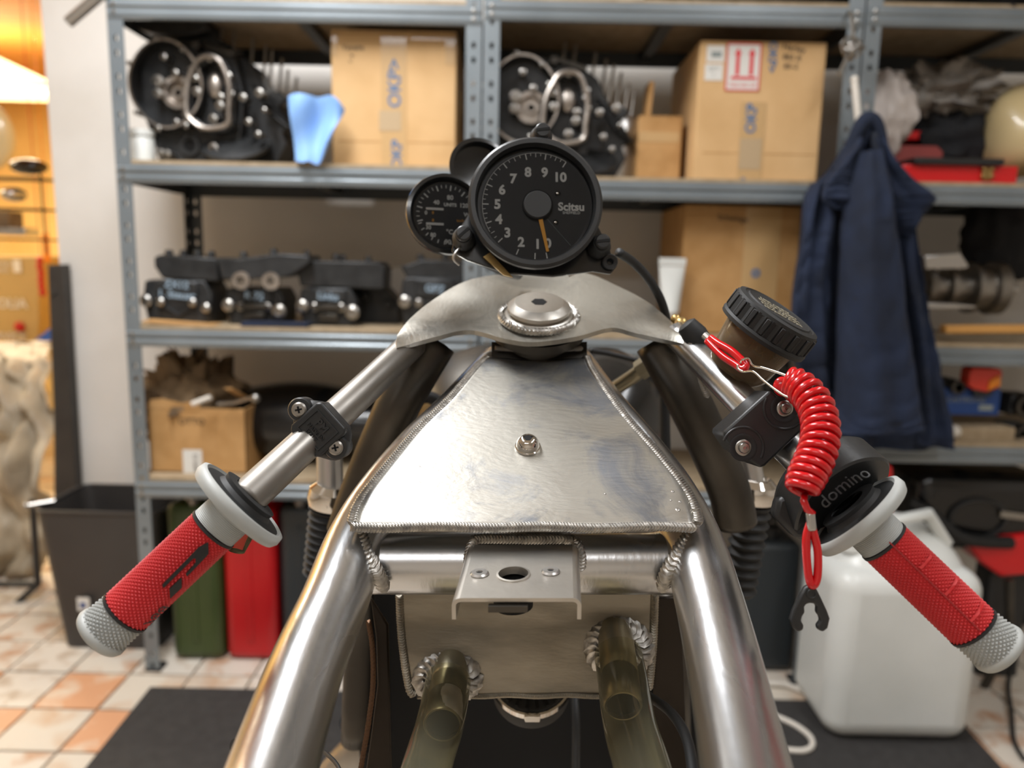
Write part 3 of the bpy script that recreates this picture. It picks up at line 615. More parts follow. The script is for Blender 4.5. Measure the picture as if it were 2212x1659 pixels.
b = MB().box(T(wpt(2130, 712, 2.13) + Vector((0, 0, .002))) @ RY(-1.5), .24, .035, .022)
tag(b.build('wooden_batten', M['stick'], bevel=.003), 'pale wooden batten lying along the front of the right shelf', 'wood')
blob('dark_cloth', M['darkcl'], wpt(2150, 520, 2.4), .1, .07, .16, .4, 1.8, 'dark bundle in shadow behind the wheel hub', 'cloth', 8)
# third right shelf
f = fr(2122, 850, 2.14); t = thing('tail_light', f.pt(2122, 850), 'broken red and amber motorcycle tail light on the right shelf under the wheel hub', 'light')
MB().prism([(x - f.ox, f.oy - y) for x, y in [(2086, 800), (2092, 793), (2150, 794), (2157, 802), (2155, 835), (2128, 846), (2098, 840), (2086, 832)]], -30, 6, f.M).build('lens', M['redlens'], t, bevel=.004)
MB().prism([(x - f.ox, f.oy - y) for x, y in [(2130, 820), (2150, 808), (2154, 830), (2128, 842)]], 4, 10, f.M).build('amber_lens', M['amber'], t, bevel=.002)
MB().prism([(x - f.ox, f.oy - y) for x, y in [(2098, 840), (2150, 836), (2140, 856), (2110, 858)]], -24, 0, f.M).build('bracket', M['black'], t, bevel=.002)
f = fr(2100, 890, 2.16); t = thing('blue_box', f.pt(2100, 893, -40), 'dark blue printed box under the tail light on the right shelf', 'box')
MB().box(f.at(2095, 868, -50), 125, 58, 100).build('carton', M['blue'], t, bevel=.002); words(t, 'lettering', M['greyink'], f, 2085, 864, 'CASTROVAL', 15, .6); MB().box(f.at(2128, 880, 0), 30, 12, 2).build('white_patch', M['greyink'], t)
for i, (x, y, rr_, l_) in enumerate([(2190, 870, 30, 'black carburettor body right of the dark blue box'), (2045, 830, 18, 'small dark metal fitting left of the tail light'), (2185, 930, 26, 'dark rubber lump on the right end of the lowest right shelf')]):
    t = thing('machine_part', wpt(x, y + rr_, 2.2), l_, 'engine part'); f = fr(x, y, 2.2)
    MB().box(f.at(x, y), rr_ * 1.7, rr_ * 1.5, 60).build('casting', M['eng'], t, bevel=.006)
    MB().lathe([(0, 20), (rr_ * .8, 20), (rr_ * .8, 46), (rr_ * .5, 48), (rr_ * .45, 30), (0, 30)], f.at(x, y), 20).build('port', M['steel_dk'], t)
b = MB().box(T(wpt(2118, 934, 2.14)) @ RY(-1), .16, .06, .04); tag(b.build('cardboard_block', M['board'], bevel=.004), 'brown block with a white end on the lowest right shelf', 'box')
b = MB().lathe([(0, 0), (14, 0), (15, 3), (15, 30), (10, 36), (0, 36)], fr(2066, 935, 2.12).at(2064, 932, 0, RY(-70)), 20); tag(b.build('spool', M['cable']), 'round white cap beside the brown block on the lowest right shelf', 'cap')
# white tube on the middle unit
t = thing('sealant_tube', wpt(1447, 676, 2.12), 'white squeezed tube standing upright beside the blue-dot cardboard box', 'tube'); f = fr(1447, 676, 2.12)
def tb(u, v):
    a = v * 2 * math.pi; hw_ = 19 + 9 * u; hd_ = 19 * (1 - u) + 1.5; return f.pt(1447 + hw_ * math.cos(a), 674 - 98 * u, hd_ * math.sin(a))
MB().grid(tb, 10, 20, cv=True).build('tube_body', M['hdpe'], t); MB().box(f.at(1447, 567, 0), 58, 16, 4).build('crimp', M['hdpe'], t, bevel=.001); MB().cyl(f.at(1447, 676, 0, RX(-90)), 15, -28, 2, 20).build('cap', M['cable'], t)

# ------------------------------------------------------------ keys, spanner and jacket on the post
t = thing('wire_hook', P(1840, 120, 1.92), 'rusty wire knot tied to the post above the jacket', 'wire')
for k in range(7):
    a = k * 1.1; b = MB(); c_ = P(1838 + 8 * math.cos(a), 105 + 7 * math.sin(a), 1.90); b.torus(T(c_) @ Euler((a, a * 1.7, a * .6)).to_matrix().to_4x4(), .023 - .001 * k, .003, 24, 6); b.build('wire_loop', M['bolt'], t)
MB().tube([P(1843, 100, 1.90), P(1842, 60, 1.90), P(1838, 28, 1.91), P(1830, 28, 1.94)], .005, 8).build('wire_end', M['bolt'], t); MB().tube([P(1835, 110, 1.9), P(1822, 140, 1.9), P(1812, 160, 1.9)], .005, 8).build('wire_end', M['bolt'], t)
b = MB(); b.tube([P(1846, 172, 1.91), P(1850, 215, 1.91), P(1856, 275, 1.92)], .0085, 12); b.sphere(T(P(1846, 172, 1.91)), .010); tag(b.build('coat_peg', M['cable']), 'pale metal peg on the post from which the jacket hangs', 'peg')
def cloth(name, rows, par, m, folds, seed, nv=44, th=.02, amp=1.0):
    """rows: (y, x left, x right, distance of the plane it hangs in); a closed sleeve of cloth with hanging folds"""
    q_ = spl(rows, 7)
    def fn(u, v):
        i = u * (len(q_) - 1); k = min(int(i), len(q_) - 2); t_ = i - k; y, xl, xr, z_ = [a_ + (b_ - a_) * t_ for a_, b_ in zip(q_[k], q_[k + 1])]
        a = v * 2 * math.pi; cx = (xl + xr) / 2; hw_ = (xr - xl) / 2; c_ = math.cos(a)
        ex = math.copysign(abs(c_) ** .7, c_); p_ = PY(cx + hw_ * ex, y + 3 * noise.noise(Vector((ex * 3, u * 2, seed))), z_)
        fo = .013 * math.sin(folds * ex + 2 * u + seed) + .008 * math.sin(folds * 1.9 * ex - 3 * u + seed * 2) + .018 * noise.noise(Vector((ex * 2.2, u * 5, seed)))
        w_ = u * 9 + 1.6 * noise.noise(Vector((ex * 1.3, u * 2.5, seed + 3))); fo += .007 * (1 - abs(math.sin(w_ * math.pi))) ** 2 * (1 if u > .3 else 0)
        dd = math.sin(a); p_.y += (-abs(dd) ** .6 * th + fo * amp) if dd > 0 else (abs(dd) ** .6 * th * .5 + fo * .3)
        return p_
    return MB().grid(fn, 100, nv, cv=True).build(name, m, par, smooth=180)
jk = thing('work_jacket', PY(1880, 960, 1.96), 'navy blue work jacket hanging by its collar from the post peg', 'jacket')
cloth('jacket_back', [(262, 1860, 1885, 1.99), (300, 1838, 1905, 1.99), (370, 1790, 1940, 2.0), (415, 1745, 1965, 2.01), (480, 1740, 1975, 2.01), (560, 1735, 1985, 2.01), (640, 1730, 2000, 2.01), (760, 1740, 2025, 2.01), (860, 1770, 2040, 2.01), (925, 1810, 2054, 2.01), (968, 1815, 2056, 2.01)], jk, M['denim'], 6, 1.3, th=.02)
cloth('front_panel', [(395, 1752, 1800, 1.97), (440, 1735, 1805, 1.96), (520, 1728, 1798, 1.95), (620, 1712, 1792, 1.95), (720, 1708, 1794, 1.95), (800, 1722, 1800, 1.96), (890, 1760, 1812, 1.97)], jk, M['denim'], 5, 2.2, th=.03, nv=30)
cloth('front_panel', [(480, 1940, 1972, 1.98), (560, 1945, 1984, 1.97), (680, 1958, 2003, 1.97), (800, 1968, 2028, 1.96), (900, 1982, 2046, 1.97), (958, 1975, 2054, 1.98)], jk, M['denim'], 4, 5.2, th=.02, nv=30)
cloth('jacket_sleeve', [(330, 1850, 1895, 1.93), (400, 1835, 1915, 1.91), (470, 1822, 1928, 1.90), (560, 1818, 1942, 1.89), (680, 1812, 1955, 1.89), (800, 1808, 1970, 1.89), (900, 1802, 1985, 1.89), (930, 1798, 1990, 1.89)], jk, M['denim'], 3, 4.1, th=.05, amp=.7)
cloth('lapel', [(300, 1880, 1906, 1.95), (340, 1895, 1925, 1.94), (385, 1908, 1968, 1.93), (425, 1918, 2018, 1.93), (455, 1925, 2002, 1.94), (490, 1935, 1972, 1.95), (510, 1945, 1960, 1.96)], jk, M['denim'], 3, 8.1, th=.02, nv=24)
cloth('collar_flap', [(300, 1842, 1868, 1.95), (350, 1812, 1866, 1.93), (400, 1780, 1868, 1.91), (432, 1775, 1876, 1.90), (452, 1800, 1850, 1.91)], jk, M['denim'], 2, 6.1, th=.015, nv=24)
b = MB(); b.tube([PY(x, y, 1.93) for x, y in spl([(1888, 285), (1896, 330), (1903, 400), (1912, 450)], 5)], [.006 + .010 * math.sin(math.pi * k / 15) for k in range(16)], 10); b.build('collar_opening', M['denim_d'], jk, smooth=180)
b = MB(); b.tube([PY(x, y, 1.95) for x, y in spl([(1800, 370), (1834, 320), (1862, 266), (1885, 258), (1903, 292), (1912, 345)], 5)], [.008 + .010 * math.sin(math.pi * k / 25) for k in range(26)], 10); b.build('collar', M['denim'], jk, smooth=180)
for y, xa, xb_ in ((640, 1816, 1950), (740, 1812, 1962), (910, 1802, 1986)):
    b = MB(); b.grid(lambda u, v: PY(xa + (xb_ - xa) * u, y + 4 * math.sin(u * 3.1), 1.845 + .10 * abs(2 * u - 1) ** 4) + Vector((0, 0, -.006 * v)), 16, 2); b.build('seam_band', M['denim_d'], jk, solid=.0015)
# ------------------------------------------------------------ things hanging at the top left, on top shelf
b = MB(); p0, p1 = P(148, 48, 1.95), P(225, -18, 1.93); b.tube([p0, p1], .014, 18); tag(b.build('steel_pipe', M['silver']), 'bright steel pipe sticking out at the top left of the shelving', 'pipe')
b = MB().box(T(wpt(308, -10, 2.16) + Vector((0, .05, .02))), .09, .12, .06); tag(b.build('orange_box', M['amber'], bevel=.003), 'orange box peeking over the top shelf edge at the left post', 'box')
blob('black_sack', M['darkcl'], wpt(2130, -10, 2.2, ZTR[0] + .05), .3, .16, .075, .5, 2.4, 'black plastic sack lying on the very top of the right shelving unit', 'sack', 31, flatz=ZTR[0] - .008)
blob('black_sack', M['darkcl'], wpt(1640, -10, 2.22, ZTM[0] + .05), .26, .14, .06, .5, 2.2, 'black plastic sack lying on the very top of the middle shelving unit', 'sack', 37, flatz=ZTM[0] - .008)
# ------------------------------------------------------------ bin, cans, canister under the shelves
def tapered(x0, x1, y0, y1, x0b, x1b, y0b, y1b, z0, z1, r, n=6):
    def lp(xa, xb, ya, yb, z, rr_):
        o_ = []
        for cx, cy, a0 in ((xb - rr_, yb - rr_, 0), (xa + rr_, yb - rr_, 90), (xa + rr_, ya + rr_, 180), (xb - rr_, ya + rr_, 270)):
            for k in range(n + 1): a = R(a0 + 90 * k / n); o_.append((cx + rr_ * math.cos(a), cy + rr_ * math.sin(a), z))
        return o_
    return lp(x0b, x1b, y0b, y1b, z0, r * .8), lp(x0, x1, y0, y1, z1, r)
bx0, bx1 = PY(68, 1110, 2.22).x, PY(345, 1110, 2.22).x; zb_ = PY(200, 1108, 2.22).z
bb0, bb1 = PZ(133, 1402).x, PZ(345, 1402).x; by = PZ(200, 1400).y
t = thing('waste_bin', ((bx0 + bx1) / 2, 2.35, 0), 'dark open plastic waste bin standing left of the first shelf post', 'bin')
lo_, hi_ = tapered(bx0, bx1, 2.22, 2.50, bb0, bb1, by, 2.46, 0, zb_, .04)
n = len(lo_); b = MB(); b.add(lo_ + hi_, [tuple(range(n))] + [(k, (k + 1) % n, n + (k + 1) % n, n + k) for k in range(n)]); b.build('bin_body', M['bin'], t, solid=.003)
b = MB(); b.tube(hi_, .006, 8, closed=True); b.build('rim', M['bin'], t)
b = MB(); rp = Vector((bx0, 2.27, zb_ + .012)); b.tube([rp + Vector((-.035, -.02, -.004)), rp + Vector((.03, .02, .0))], .007, 10); b.sphere(T(rp + Vector((-.035, -.02, -.004))), .010); tag(b.build('silver_rod', M['bolt']), 'short silver rod end sticking past the left rim of the bin', 'rod')
f = fr(182, 1305, by - .003); lb = MB().box(f.at(182, 1304, 3), 26, 30, 1).build('label', M['paper'], t); MB().box(f.at(181, 1306, 4), 12, 12, 1).build('printed_mark', M['blue'], lb)
def jerry(x0, x1, ytop, yb, m, label, deep=.34):
    Yf = PZ((x0 + x1) / 2, yb).y; xa, xb = PY(x0, yb, Yf).x, PY(x1, yb, Yf).x; zt = PY((x0 + x1) / 2, ytop, Yf).z; xc = (xa + xb) / 2; W = xb - xa
    t = thing('jerry_can', (xc, Yf + deep / 2, 0), label, 'jerry can', 'jerry cans under the lowest shelf')
    MB().box(T((xc, Yf + deep / 2, zt / 2)), W, deep, zt).build('can_body', m, t, bevel=.028, bseg=4)
    b = MB(); b.prism([(-W * .06, .06), (W * .06, .06), (W * .06, zt - .06), (-W * .06, zt - .06)], -.004, .004, Matrix(((1, 0, 0, xc), (0, 0, 1, Yf + .0005), (0, 1, 0, 0), (0, 0, 0, 1)))); b.build('centre_seam', m, t, bevel=.003)
    for d in (-.05, 0, .05): MB().tube([(xc + d, Yf + .06, zt - .01), (xc + d, Yf + .08, zt + .035), (xc + d, Yf + deep * .6, zt + .035), (xc + d, Yf + deep * .65, zt - .01)], .009, 8).build('handle', m, t)
    MB().lathe([(0, 0), (.022, 0), (.022, .03), (.014, .04), (0, .04)], T((xc, Yf + .035, zt - .012)) @ RX(20), 18).build('spout_cap', M['bolt'], t)
jerry(372, 483, 1090, 1427, M['green'], 'olive green metal jerry can under the lowest left shelf'); jerry(488, 600, 1100, 1428, M['redcan'], 'bright red metal jerry can beside the green one'); jerry(608, 700, 1095, 1425, M['dkcan'], 'dark grey can between the red jerry can and the motorcycle')
# milky canister
Yf = PZ(1940, 1612).y; xa, xb = PY(1792, 1400, Yf).x, PY(2118, 1400, Yf).x; xc = (xa + xb) / 2 + .012; zt = PY(1950, 1245, Yf).z
t = thing('water_canister', (xc, Yf + .15, 0), 'large milky white plastic canister standing on the mat beneath the right grip', 'canister')
W = xb - xa; dp = .27
MB().box(T((xc, Yf + dp / 2, zt / 2 + .004)), W, dp, zt, ).build('canister_body', M['hdpe'], t, bevel=.055, bseg=6)
def shf(u, v):
    a = v * 2 * math.pi; c_, s_ = math.cos(a), math.sin(a); ex = math.copysign(abs(c_) ** .6, c_); ey = math.copysign(abs(s_) ** .6, s_)
    k = math.cos(u * math.pi / 2) ** .55; return Vector((xc + .01 * u + W * .46 * k * ex, Yf + dp / 2 + .03 * u + dp * .46 * k * ey, zt - .05 + u * .16))
MB().grid(shf, 12, 36, cv=True).build('shoulder', M['hdpe'], t, smooth=180)
MB().tube([(xc - .05, Yf + .05, zt + .045), (xc - .045, Yf + .06, zt + .12), (xc + .06, Yf + .09, zt + .13), (xc + .12, Yf + .10, zt + .05)], .016, 12).build('handle', M['hdpe'], t)
MB().lathe([(0, 0), (.034, 0), (.034, .04), (.03, .045), (0, .045)], T((xc - .12, Yf + .1, zt + .03)), 28).build('screw_cap', M['hdpe'], t)
# cables on the floor
def cable(name, pts, r, m, label, cat='cable'):
    b = MB(); b.tube([PZ(x, y, z) for x, y, z in spl(pts, 6)], r, 8); return tag(b.build(name, m, smooth=180), label, cat)
cable('white_cable', [(1600, 1480, .01), (1680, 1477, .012), (1720, 1487, .012), (1765, 1510, .012), (1812, 1533, .012), (1850, 1536, .01)], .0075, M['cable'], 'white cable running over the mat to the canister')
cable('white_cable', [(1640, 1535, .012), (1682, 1550, .012), (1720, 1568, .012), (1750, 1592, .012), (1754, 1612, .012), (1735, 1622, .012), (1700, 1620, .012)], .0075, M['cable'], 'white cable end curled into a hook on the mat')
cable('black_lead', [(2212, 1640, .01), (2190, 1600, .01), (2185, 1540, .02), (2178, 1480, .03), (2190, 1430, .05)], .006, M['rubber'], 'black lead trailing on the tiles at the right edge')
# dark clutter under the right shelf
b = MB(); f = fr(2120, 1120, 2.12); t = thing('suitcase', (f.pt(2120, 0).x, 2.3, .25), 'big black rounded case lying under the lowest right shelf', 'case')
MB().box(f.at(2120, 1110, -110), 290, 180, 220).build('case_shell', M['gloss_blk'], t, bevel=.05, bseg=4); MB().torus(f.at(2110, 1120, 4), 60, 5, 30, 8, .7).build('moulded_ring', M['black'], t); MB().box(f.at(2185, 1110, 6, RZ(-6)), 60, 14, 6).build('catch', M['bolt'], t, bevel=.001)
t = thing('red_machine', (PY(2150, 1200, 2.15).x, 2.2, .0), 'red and black garage machine standing right of the canister', 'machine'); f = fr(2150, 1200, 2.1)
MB().prism([(x - f.ox, f.oy - y) for x, y in [(2092, 1180), (2140, 1162), (2230, 1150), (2260, 1190), (2250, 1240), (2170, 1250), (2120, 1215)]], -80, 0, f.M).build('red_housing', M['redbox'], t, bevel=.008)
MB().box(f.at(2210, 1420, -60), 90, 400, 60).build('black_base', M['black'], t, bevel=.01); MB().tube([f.pt(2180, 1250, 10), f.pt(2190, 1380, 20), f.pt(2140, 1520, 20)], .012, 10).build('leg', M['steel_dk'], t)
MB().tube([f.pt(x, y, d) for x, y, d in spl([(1950, 1085, 0), (2000, 1110, 10), (2050, 1150, 20), (2110, 1165, 10), (2180, 1170, 0)], 5)], .018, 12).build('black_hose', M['rubber'], t)
b = MB(); f = fr(1920, 1100, 2.0); b.prism([(x - f.ox, f.oy - y) for x, y in [(1905, 1000), (1920, 1006), (1932, 1080), (1930, 1150), (1908, 1140)]], -30, 0, f.M); tag(b.build('red_tool_handle', M['redbox'], bevel=.006), 'red plastic tool handle behind the throttle housing', 'tool')
t = thing('dark_canister', (PZ(1650, 1440).x, PZ(1650, 1450).y + .1, 0), 'dark plastic canister standing behind the right frame tube', 'canister'); q0, q1 = PZ(1600, 1450), PZ(1712, 1450)
MB().box(T(((q0.x + q1.x) / 2, q0.y + .1, .2)), q1.x - q0.x, .2, .4).build('canister_body', M['dkcan'], t, bevel=.02, bseg=3); MB().lathe([(0, 0), (.025, 0), (.025, .03), (0, .03)], T(((q0.x + q1.x) / 2, q0.y + .06, .4)), 16).build('cap', M['black'], t)

# ------------------------------------------------------------ back room seen past the wall end
b = MB(); f = fr(130, 1060, 2.56); b.pix([(103, 572), (137, 571), (168, 1110), (166, 1330), (118, 1330), (116, 900)], 2.56, .04)
b.cyl(fr(116, 632, 2.558).M, 6, 0, 3, 12); tag(b.build('dark_plank', M['plank'], bevel=.004), 'tall dark plank leaning against the end of the white wall', 'plank')
def sheet(u, v):
    rows = spl([(735, -40, 118, 3.1), (780, -60, 122, 2.9), (900, -80, 124, 2.75), (1050, -100, 122, 2.7), (1180, -100, 112, 2.7), (1262, -100, 80, 2.75)], 6); i = u * (len(rows) - 1); k = min(int(i), len(rows) - 2); t_ = i - k
    y, xl, xr, Y = [a_ + (b_ - a_) * t_ for a_, b_ in zip(rows[k], rows[k + 1])]; p_ = PY(xl + (xr - xl) * v, y, Y)
    nz = abs(noise.noise(Vector((v * 3.5 + u * 2, u * 5 - v * 2, 2)))) * .16 + abs(noise.noise(Vector((v * 9, u * 13, 5)))) * .06; p_.y -= nz; return p_
tag(MB().grid(sheet, 60, 36).build('dust_sheet', M['tarp'], solid=.006, smooth=180), 'crumpled translucent dust sheet draped over a pile left of the bin', 'sheet')
b = MB()
for a_, c_ in (((-20, 1262), (82, 1262)), ((82, 1262), (70, 1080)), ((82, 1262), (-10, 1345)), ((-30, 1200), (-20, 1262))): b.tube([PY(*a_, 2.5), PY(*c_, 2.5)], .011, 8)
tag(b.build('steel_stand', M['black']), 'black square tube stand under the dust sheet', 'stand')
f = fr(50, 740, 4.2); t = thing('mustard_crate', (f.pt(40, 0).x, 4.4, f.pt(40, 745).z), 'mustard coloured crate with pale lettering in the yellow back room', 'crate')
MB().pix([(-90, 553), (84, 553), (84, 741), (-90, 741)], 4.2, .4).build('crate_body', M['mustard'], t, bevel=.006); words(t, 'lettering', M['paper'], f, 18, 657, 'VEOLIA', 29, 2, 0, .6); words(t, 'lettering', M['paper'], f, 15, 728, 'SERVICE', 24, 2, 0, .4); words(t, 'lettering', M['paper'], f, 20, 580, 'OFFEN\nBOX', 13, 2); MB().box(f.at(52, 577, 2), 16, 26, 3).build('pale_plate', M['paper'], t)
b = MB(); f = fr(85, 600, 4.0); p_ = PY(88, 562, 4.0); b.tube([p_, Vector((p_.x, p_.y, 2.43))], .002, 6)
for k in range(6): b.sphere(f.at(88 + rnd.uniform(-2, 2), 562 + k * 14, 0), 7, 8, 7, 10, 8)
tag(b.build('red_string', M['redcan']), 'string of red lanterns hanging beside the mustard crate', 'ornament')
b = MB(); p_ = PY(105, 512, 4.0); b.tube([p_, Vector((p_.x, p_.y, 2.43))], .002, 6)
for k in range(5): b.sphere(f.at(105, 512 + k * 12, 0), 7, 8, 7, 10, 8)
tag(b.build('orange_string', M['amber']), 'string of orange lanterns hanging against the yellow wall', 'ornament')
b = MB(); b.pix([(64, 743), (114, 705), (114, 743)], 4.0, .08); tag(b.build('blue_wedge', mat('bright_blue', '#2a5bc0', .5), bevel=.003), 'bright blue wedge on the pile in the back room', 'box')
b = MB(); f = fr(45, 708, 4.19); b.sphere(f.at(42, 706, 0), 11, 11, 8, 12, 8); tag(b.build('red_lamp', M['redcan']), 'small red button lamp in front of the mustard crate', 'lamp')
t = thing('tube_lamp', PY(30, 210, 4.6), 'glowing fluorescent tube lamp in the back room', 'lamp'); f = fr(50, 210, 4.6)
b = MB(); b.tube([f.pt(-200, 206), f.pt(114, 208)], 11 * f.M.to_scale()[0], 14); b.build('glowing_tube', M['lampw'], t); MB().box(f.at(-43, 190, -20), 320, 8, 50).build('housing', M['paper'], t)
f = fr(0, 180, 3.9); t = thing('panel_lamp', f.pt(0, 180), 'bright slanted ceiling lamp panel at the top left', 'lamp')
MB().pix([(-110, 74), (97, 171), (95, 177), (-110, 182)], 3.9, .03).build('glowing_panel', M['lampw'], t)
blob('fairing', M['cream'], wpt(-20, 290, 3.0), .09, .05, .13, .1, .8, 'cream motorcycle fairing shell at the left edge in the back room', 'fairing', 3, crump=False)
f = fr(45, 360, 3.2); t = thing('wire_rack', f.pt(50, 545), 'black wire rack of small parts in the back room', 'rack')
for y in (385, 450, 515): MB().box(f.at(25, y, -20), 140, 4, 60).build('rack_shelf', M['black'], t)
for x in (86, -40): MB().tube([f.pt(x, 375, 0), f.pt(x, 545, 0)], .004, 8).build('rack_post', M['black'], t)
for i, (x, y, w_, h_, m_, l_) in enumerate([(62, 360, 80, 34, 'gloss_blk', 'black domed headlamp shell on top of the wire rack'), (30, 420, 50, 30, 'silver', 'bright metal housing on the upper rack level'), (15, 480, 40, 44, 'brown', 'brown box on the middle rack level'), (40, 500, 60, 16, 'silver', 'silver tray on the lower rack level')]):
    q_ = fr(x, y, 3.18); b = MB(); b.sphere(q_.at(x, y), w_ / 2, h_ / 2, 30, 20, 12) if i < 2 else b.box(q_.at(x, y), w_, h_, 50); tag(b.build(('headlamp', 'metal_housing', 'brown_box', 'silver_tray')[i], M[m_], bevel=0 if i < 2 else .003), l_, ('lamp', 'engine part', 'box', 'tray')[i])
zt = PY(85, 743.5, 4.0).z; b = slab(PY(-90, 700, 4.3).x, PY(118, 700, 3.98).x, 3.97, 4.9, zt - .04, zt)
for x in (PY(-80, 700, 4.3).x, PY(112, 700, 4.0).x):
    for y in (4.0, 4.8): b.box(T((x, y, (zt - .04) / 2)), .05, .05, zt - .04)
tag(b.build('back_room_bench', M['mustard'], bevel=.003), 'wooden bench carrying the mustard crate in the yellow room', 'bench')

# ============================================================ THE MOTORCYCLE
mc = thing('motorcycle', P(1140, 1659, .6) * 1 + Vector((0, 0, -.4)), 'bare aluminium framed motorcycle with red and grey grips, filling the foreground', 'motorcycle')
def part(mb, name, m, **k): return mb.build(name, m, mc, **k)
def sub(mb, par, name, m, **k): return mb.build(name, m, par, **k)
# top plate of the frame: a plane through neck and rear edge
A0, B0 = P(1163, 768, .70), P(1135, 1131, .538)
pn = (P(1262, 768, .70) - P(1060, 768, .70)).cross(A0 - B0).normalized()
if pn.z < 0: pn = -pn
def pp(px, py, off=0):
    r = ray(px, py); t = ((A0 + pn * off) - CAM).dot(pn) / r.dot(pn); return CAM + r * t
EL = [(1060, 768), (1035, 790), (976, 859), (918, 914), (855, 987), (797, 1059), (774, 1097), (765, 1131)]
ER = [(1262, 768), (1279, 804), (1346, 897), (1412, 972), (1473, 1050), (1496, 1094), (1504, 1131)]
def plate(u, v):
    ql = spl(EL, 5); qr = spl(ER, 5)
    a = ql[min(int(round(u * (len(ql) - 1))), len(ql) - 1)]
    i = u * (len(qr) - 1); k = min(int(i), len(qr) - 2); t_ = i - k; c_ = [x + (y - x) * t_ for x, y in zip(qr[k], qr[k + 1])]
    x = a[0] + (c_[0] - a[0]) * v; y = a[1] + (c_[1] - a[1]) * v + 10 * (1 - u) ** 6 * math.sin(math.pi * v)
    wv = .0007 * noise.noise(Vector((u * 2.2, v * 2.2, 4)))
    de = -.010 * max(0, (.06 - u) / .06) ** 2
    return pp(x, y, wv + de)
top = part(MB().grid(plate, 35, 40), 'top_plate', M['alu'], solid=.003, smooth=180)
wl = MB(); weld(wl, [pp(x - 6, y + 3, -.001) for x, y in spl(EL, 4)], .0038, up=pn); sub(wl, top, 'weld_bead', M['weld'], smooth=50)
wl = MB(); weld(wl, [pp(x + 6, y + 3, -.001) for x, y in spl(ER, 4)], .0038, up=pn); sub(wl, top, 'weld_bead', M['weld'], smooth=50)
wl = MB(); weld(wl, [pp(762 + (1506 - 762) * k / 20, 1139 + 2 * math.sin(k), -.001) for k in range(21)], .0034); sub(wl, top, 'weld_bead', M['weld'], smooth=50)
for x, y, r_ in ((1453, 1062, 3), (1449, 1081, 2), (1469, 1084, 2.5), (1464, 1101, 4), (797 + 510, 1067, 2)):
    sub(MB().sphere(axisM(pp(x, y), pn) @ T((0, 0, 0)), .0012 * r_ / 2.5, .0012 * r_ / 2.5, .0006, 10, 6), top, 'spatter_bead', M['weld'])
# dome bolt in the plate
bm_ = axisM(pp(1140, 966), pn)
bo = part(MB().lathe([(0, 0), (.0100, 0), (.0100, .0013), (.0092, .0018), (.0092, .0026), (.0088, .0046), (.0076, .0072), (.0058, .0090), (.0044, .0097), (.0030, .0098), (.0030, .0060), (0, .0060)], bm_, 40), 'dome_bolt', M['chrome'], smooth=50)
sub(MB().lathe([(0, .0090), (.0034, .0090), (.0034, .0099), (0, .0099)], bm_, 6), bo, 'hex_socket', M['void'])
# frame tubes
LT = [(1084, 792, .735, 98), (983, 903, .68, 106), (910, 976, .64, 113), (826, 1080, .60, 122), (768, 1178, .567, 130), (722, 1300, .52, 144), (657, 1455, .46, 163), (590, 1659, .392, 192), (540, 1830, .34, 222)]
RT = [(1232, 792, .735, 98), (1300, 888, .68, 106), (1392, 1000, .64, 113), (1447, 1080, .60, 121), (1496, 1178, .567, 130), (1532, 1300, .52, 145), (1570, 1460, .46, 163), (1611, 1659, .392, 194), (1645, 1830, .34, 222)]
for Q in (LT, RT):
    p_, r_ = pth(Q, 6); part(MB().tube(p_, [.0229] * len(p_), 40), 'frame_tube', M['alu_tube'], smooth=180)
# cross tube with its side welds
cz = .572
xb = part(MB().tube([P(770, 1216, cz), P(1500, 1216, cz)], .0228, 40), 'cross_tube', M['alu_tube'], smooth=60)
wl = MB(); weld(wl, [P(x, y, z_) for x, y, z_ in spl([(774, 1144, .553), (793, 1197, .540), (815, 1238, .538), (832, 1275, .548)], 5)], .0054, .0032); sub(wl, xb, 'weld_bead', M['weld'], smooth=50)
wl = MB(); weld(wl, [P(x, y, z_) for x, y, z_ in spl([(1497, 1146, .553), (1464, 1195, .540), (1441, 1238, .538), (1430, 1275, .548)], 5)], .0054, .0032); sub(wl, xb, 'weld_bead', M['weld'], smooth=50)
# bracket with hole and rivets
bA, bB = P(1137, 1172, .551), P(1123, 1292, .470)
ex_ = (P(1240, 1172, .551) - P(1030, 1172, .551)).normalized(); ey_ = (bA - bB).normalized(); ez_ = ex_.cross(ey_).normalized()
if ez_.z < 0: ez_ = -ez_
def bp(px, py):
    r = ray(px, py); t = (bA - CAM).dot(ez_) / r.dot(ez_); q = CAM + r * t - bA; return (q.dot(ex_), q.dot(ey_))
BM = Matrix.Translation(bA) @ Matrix((ex_, ey_, ez_)).transposed().to_4x4()
c0 = bp(1120, 1241); rh = (bp(1153, 1241)[0] - bp(1087, 1241)[0]) / 2
xl_, yt_ = bp(1026, 1174); xr_, _ = bp(1236, 1174); _, yb_ = bp(1123, 1292)
n = 48; outer = []; 
hx, x0_ = (xr_ - xl_) / 2, (xr_ + xl_) / 2; cy_ = (yt_ + yb_) / 2; hy = (yt_ - yb_) / 2
for k in range(n):
    a = 2 * math.pi * k / n; c_, s_ = math.cos(a), math.sin(a); m_ = 1 / max(abs(c_), abs(s_)); outer.append((x0_ + hx * c_ * m_, cy_ + hy * s_ * m_))
inner = [(c0[0] + rh * math.cos(2 * math.pi * k / n), c0[1] + rh * math.sin(2 * math.pi * k / n)) for k in range(n)]
br = part(MB().ring(outer, inner, -.0025, 0, BM), 'rear_bracket', M['brackt'], smooth=40)
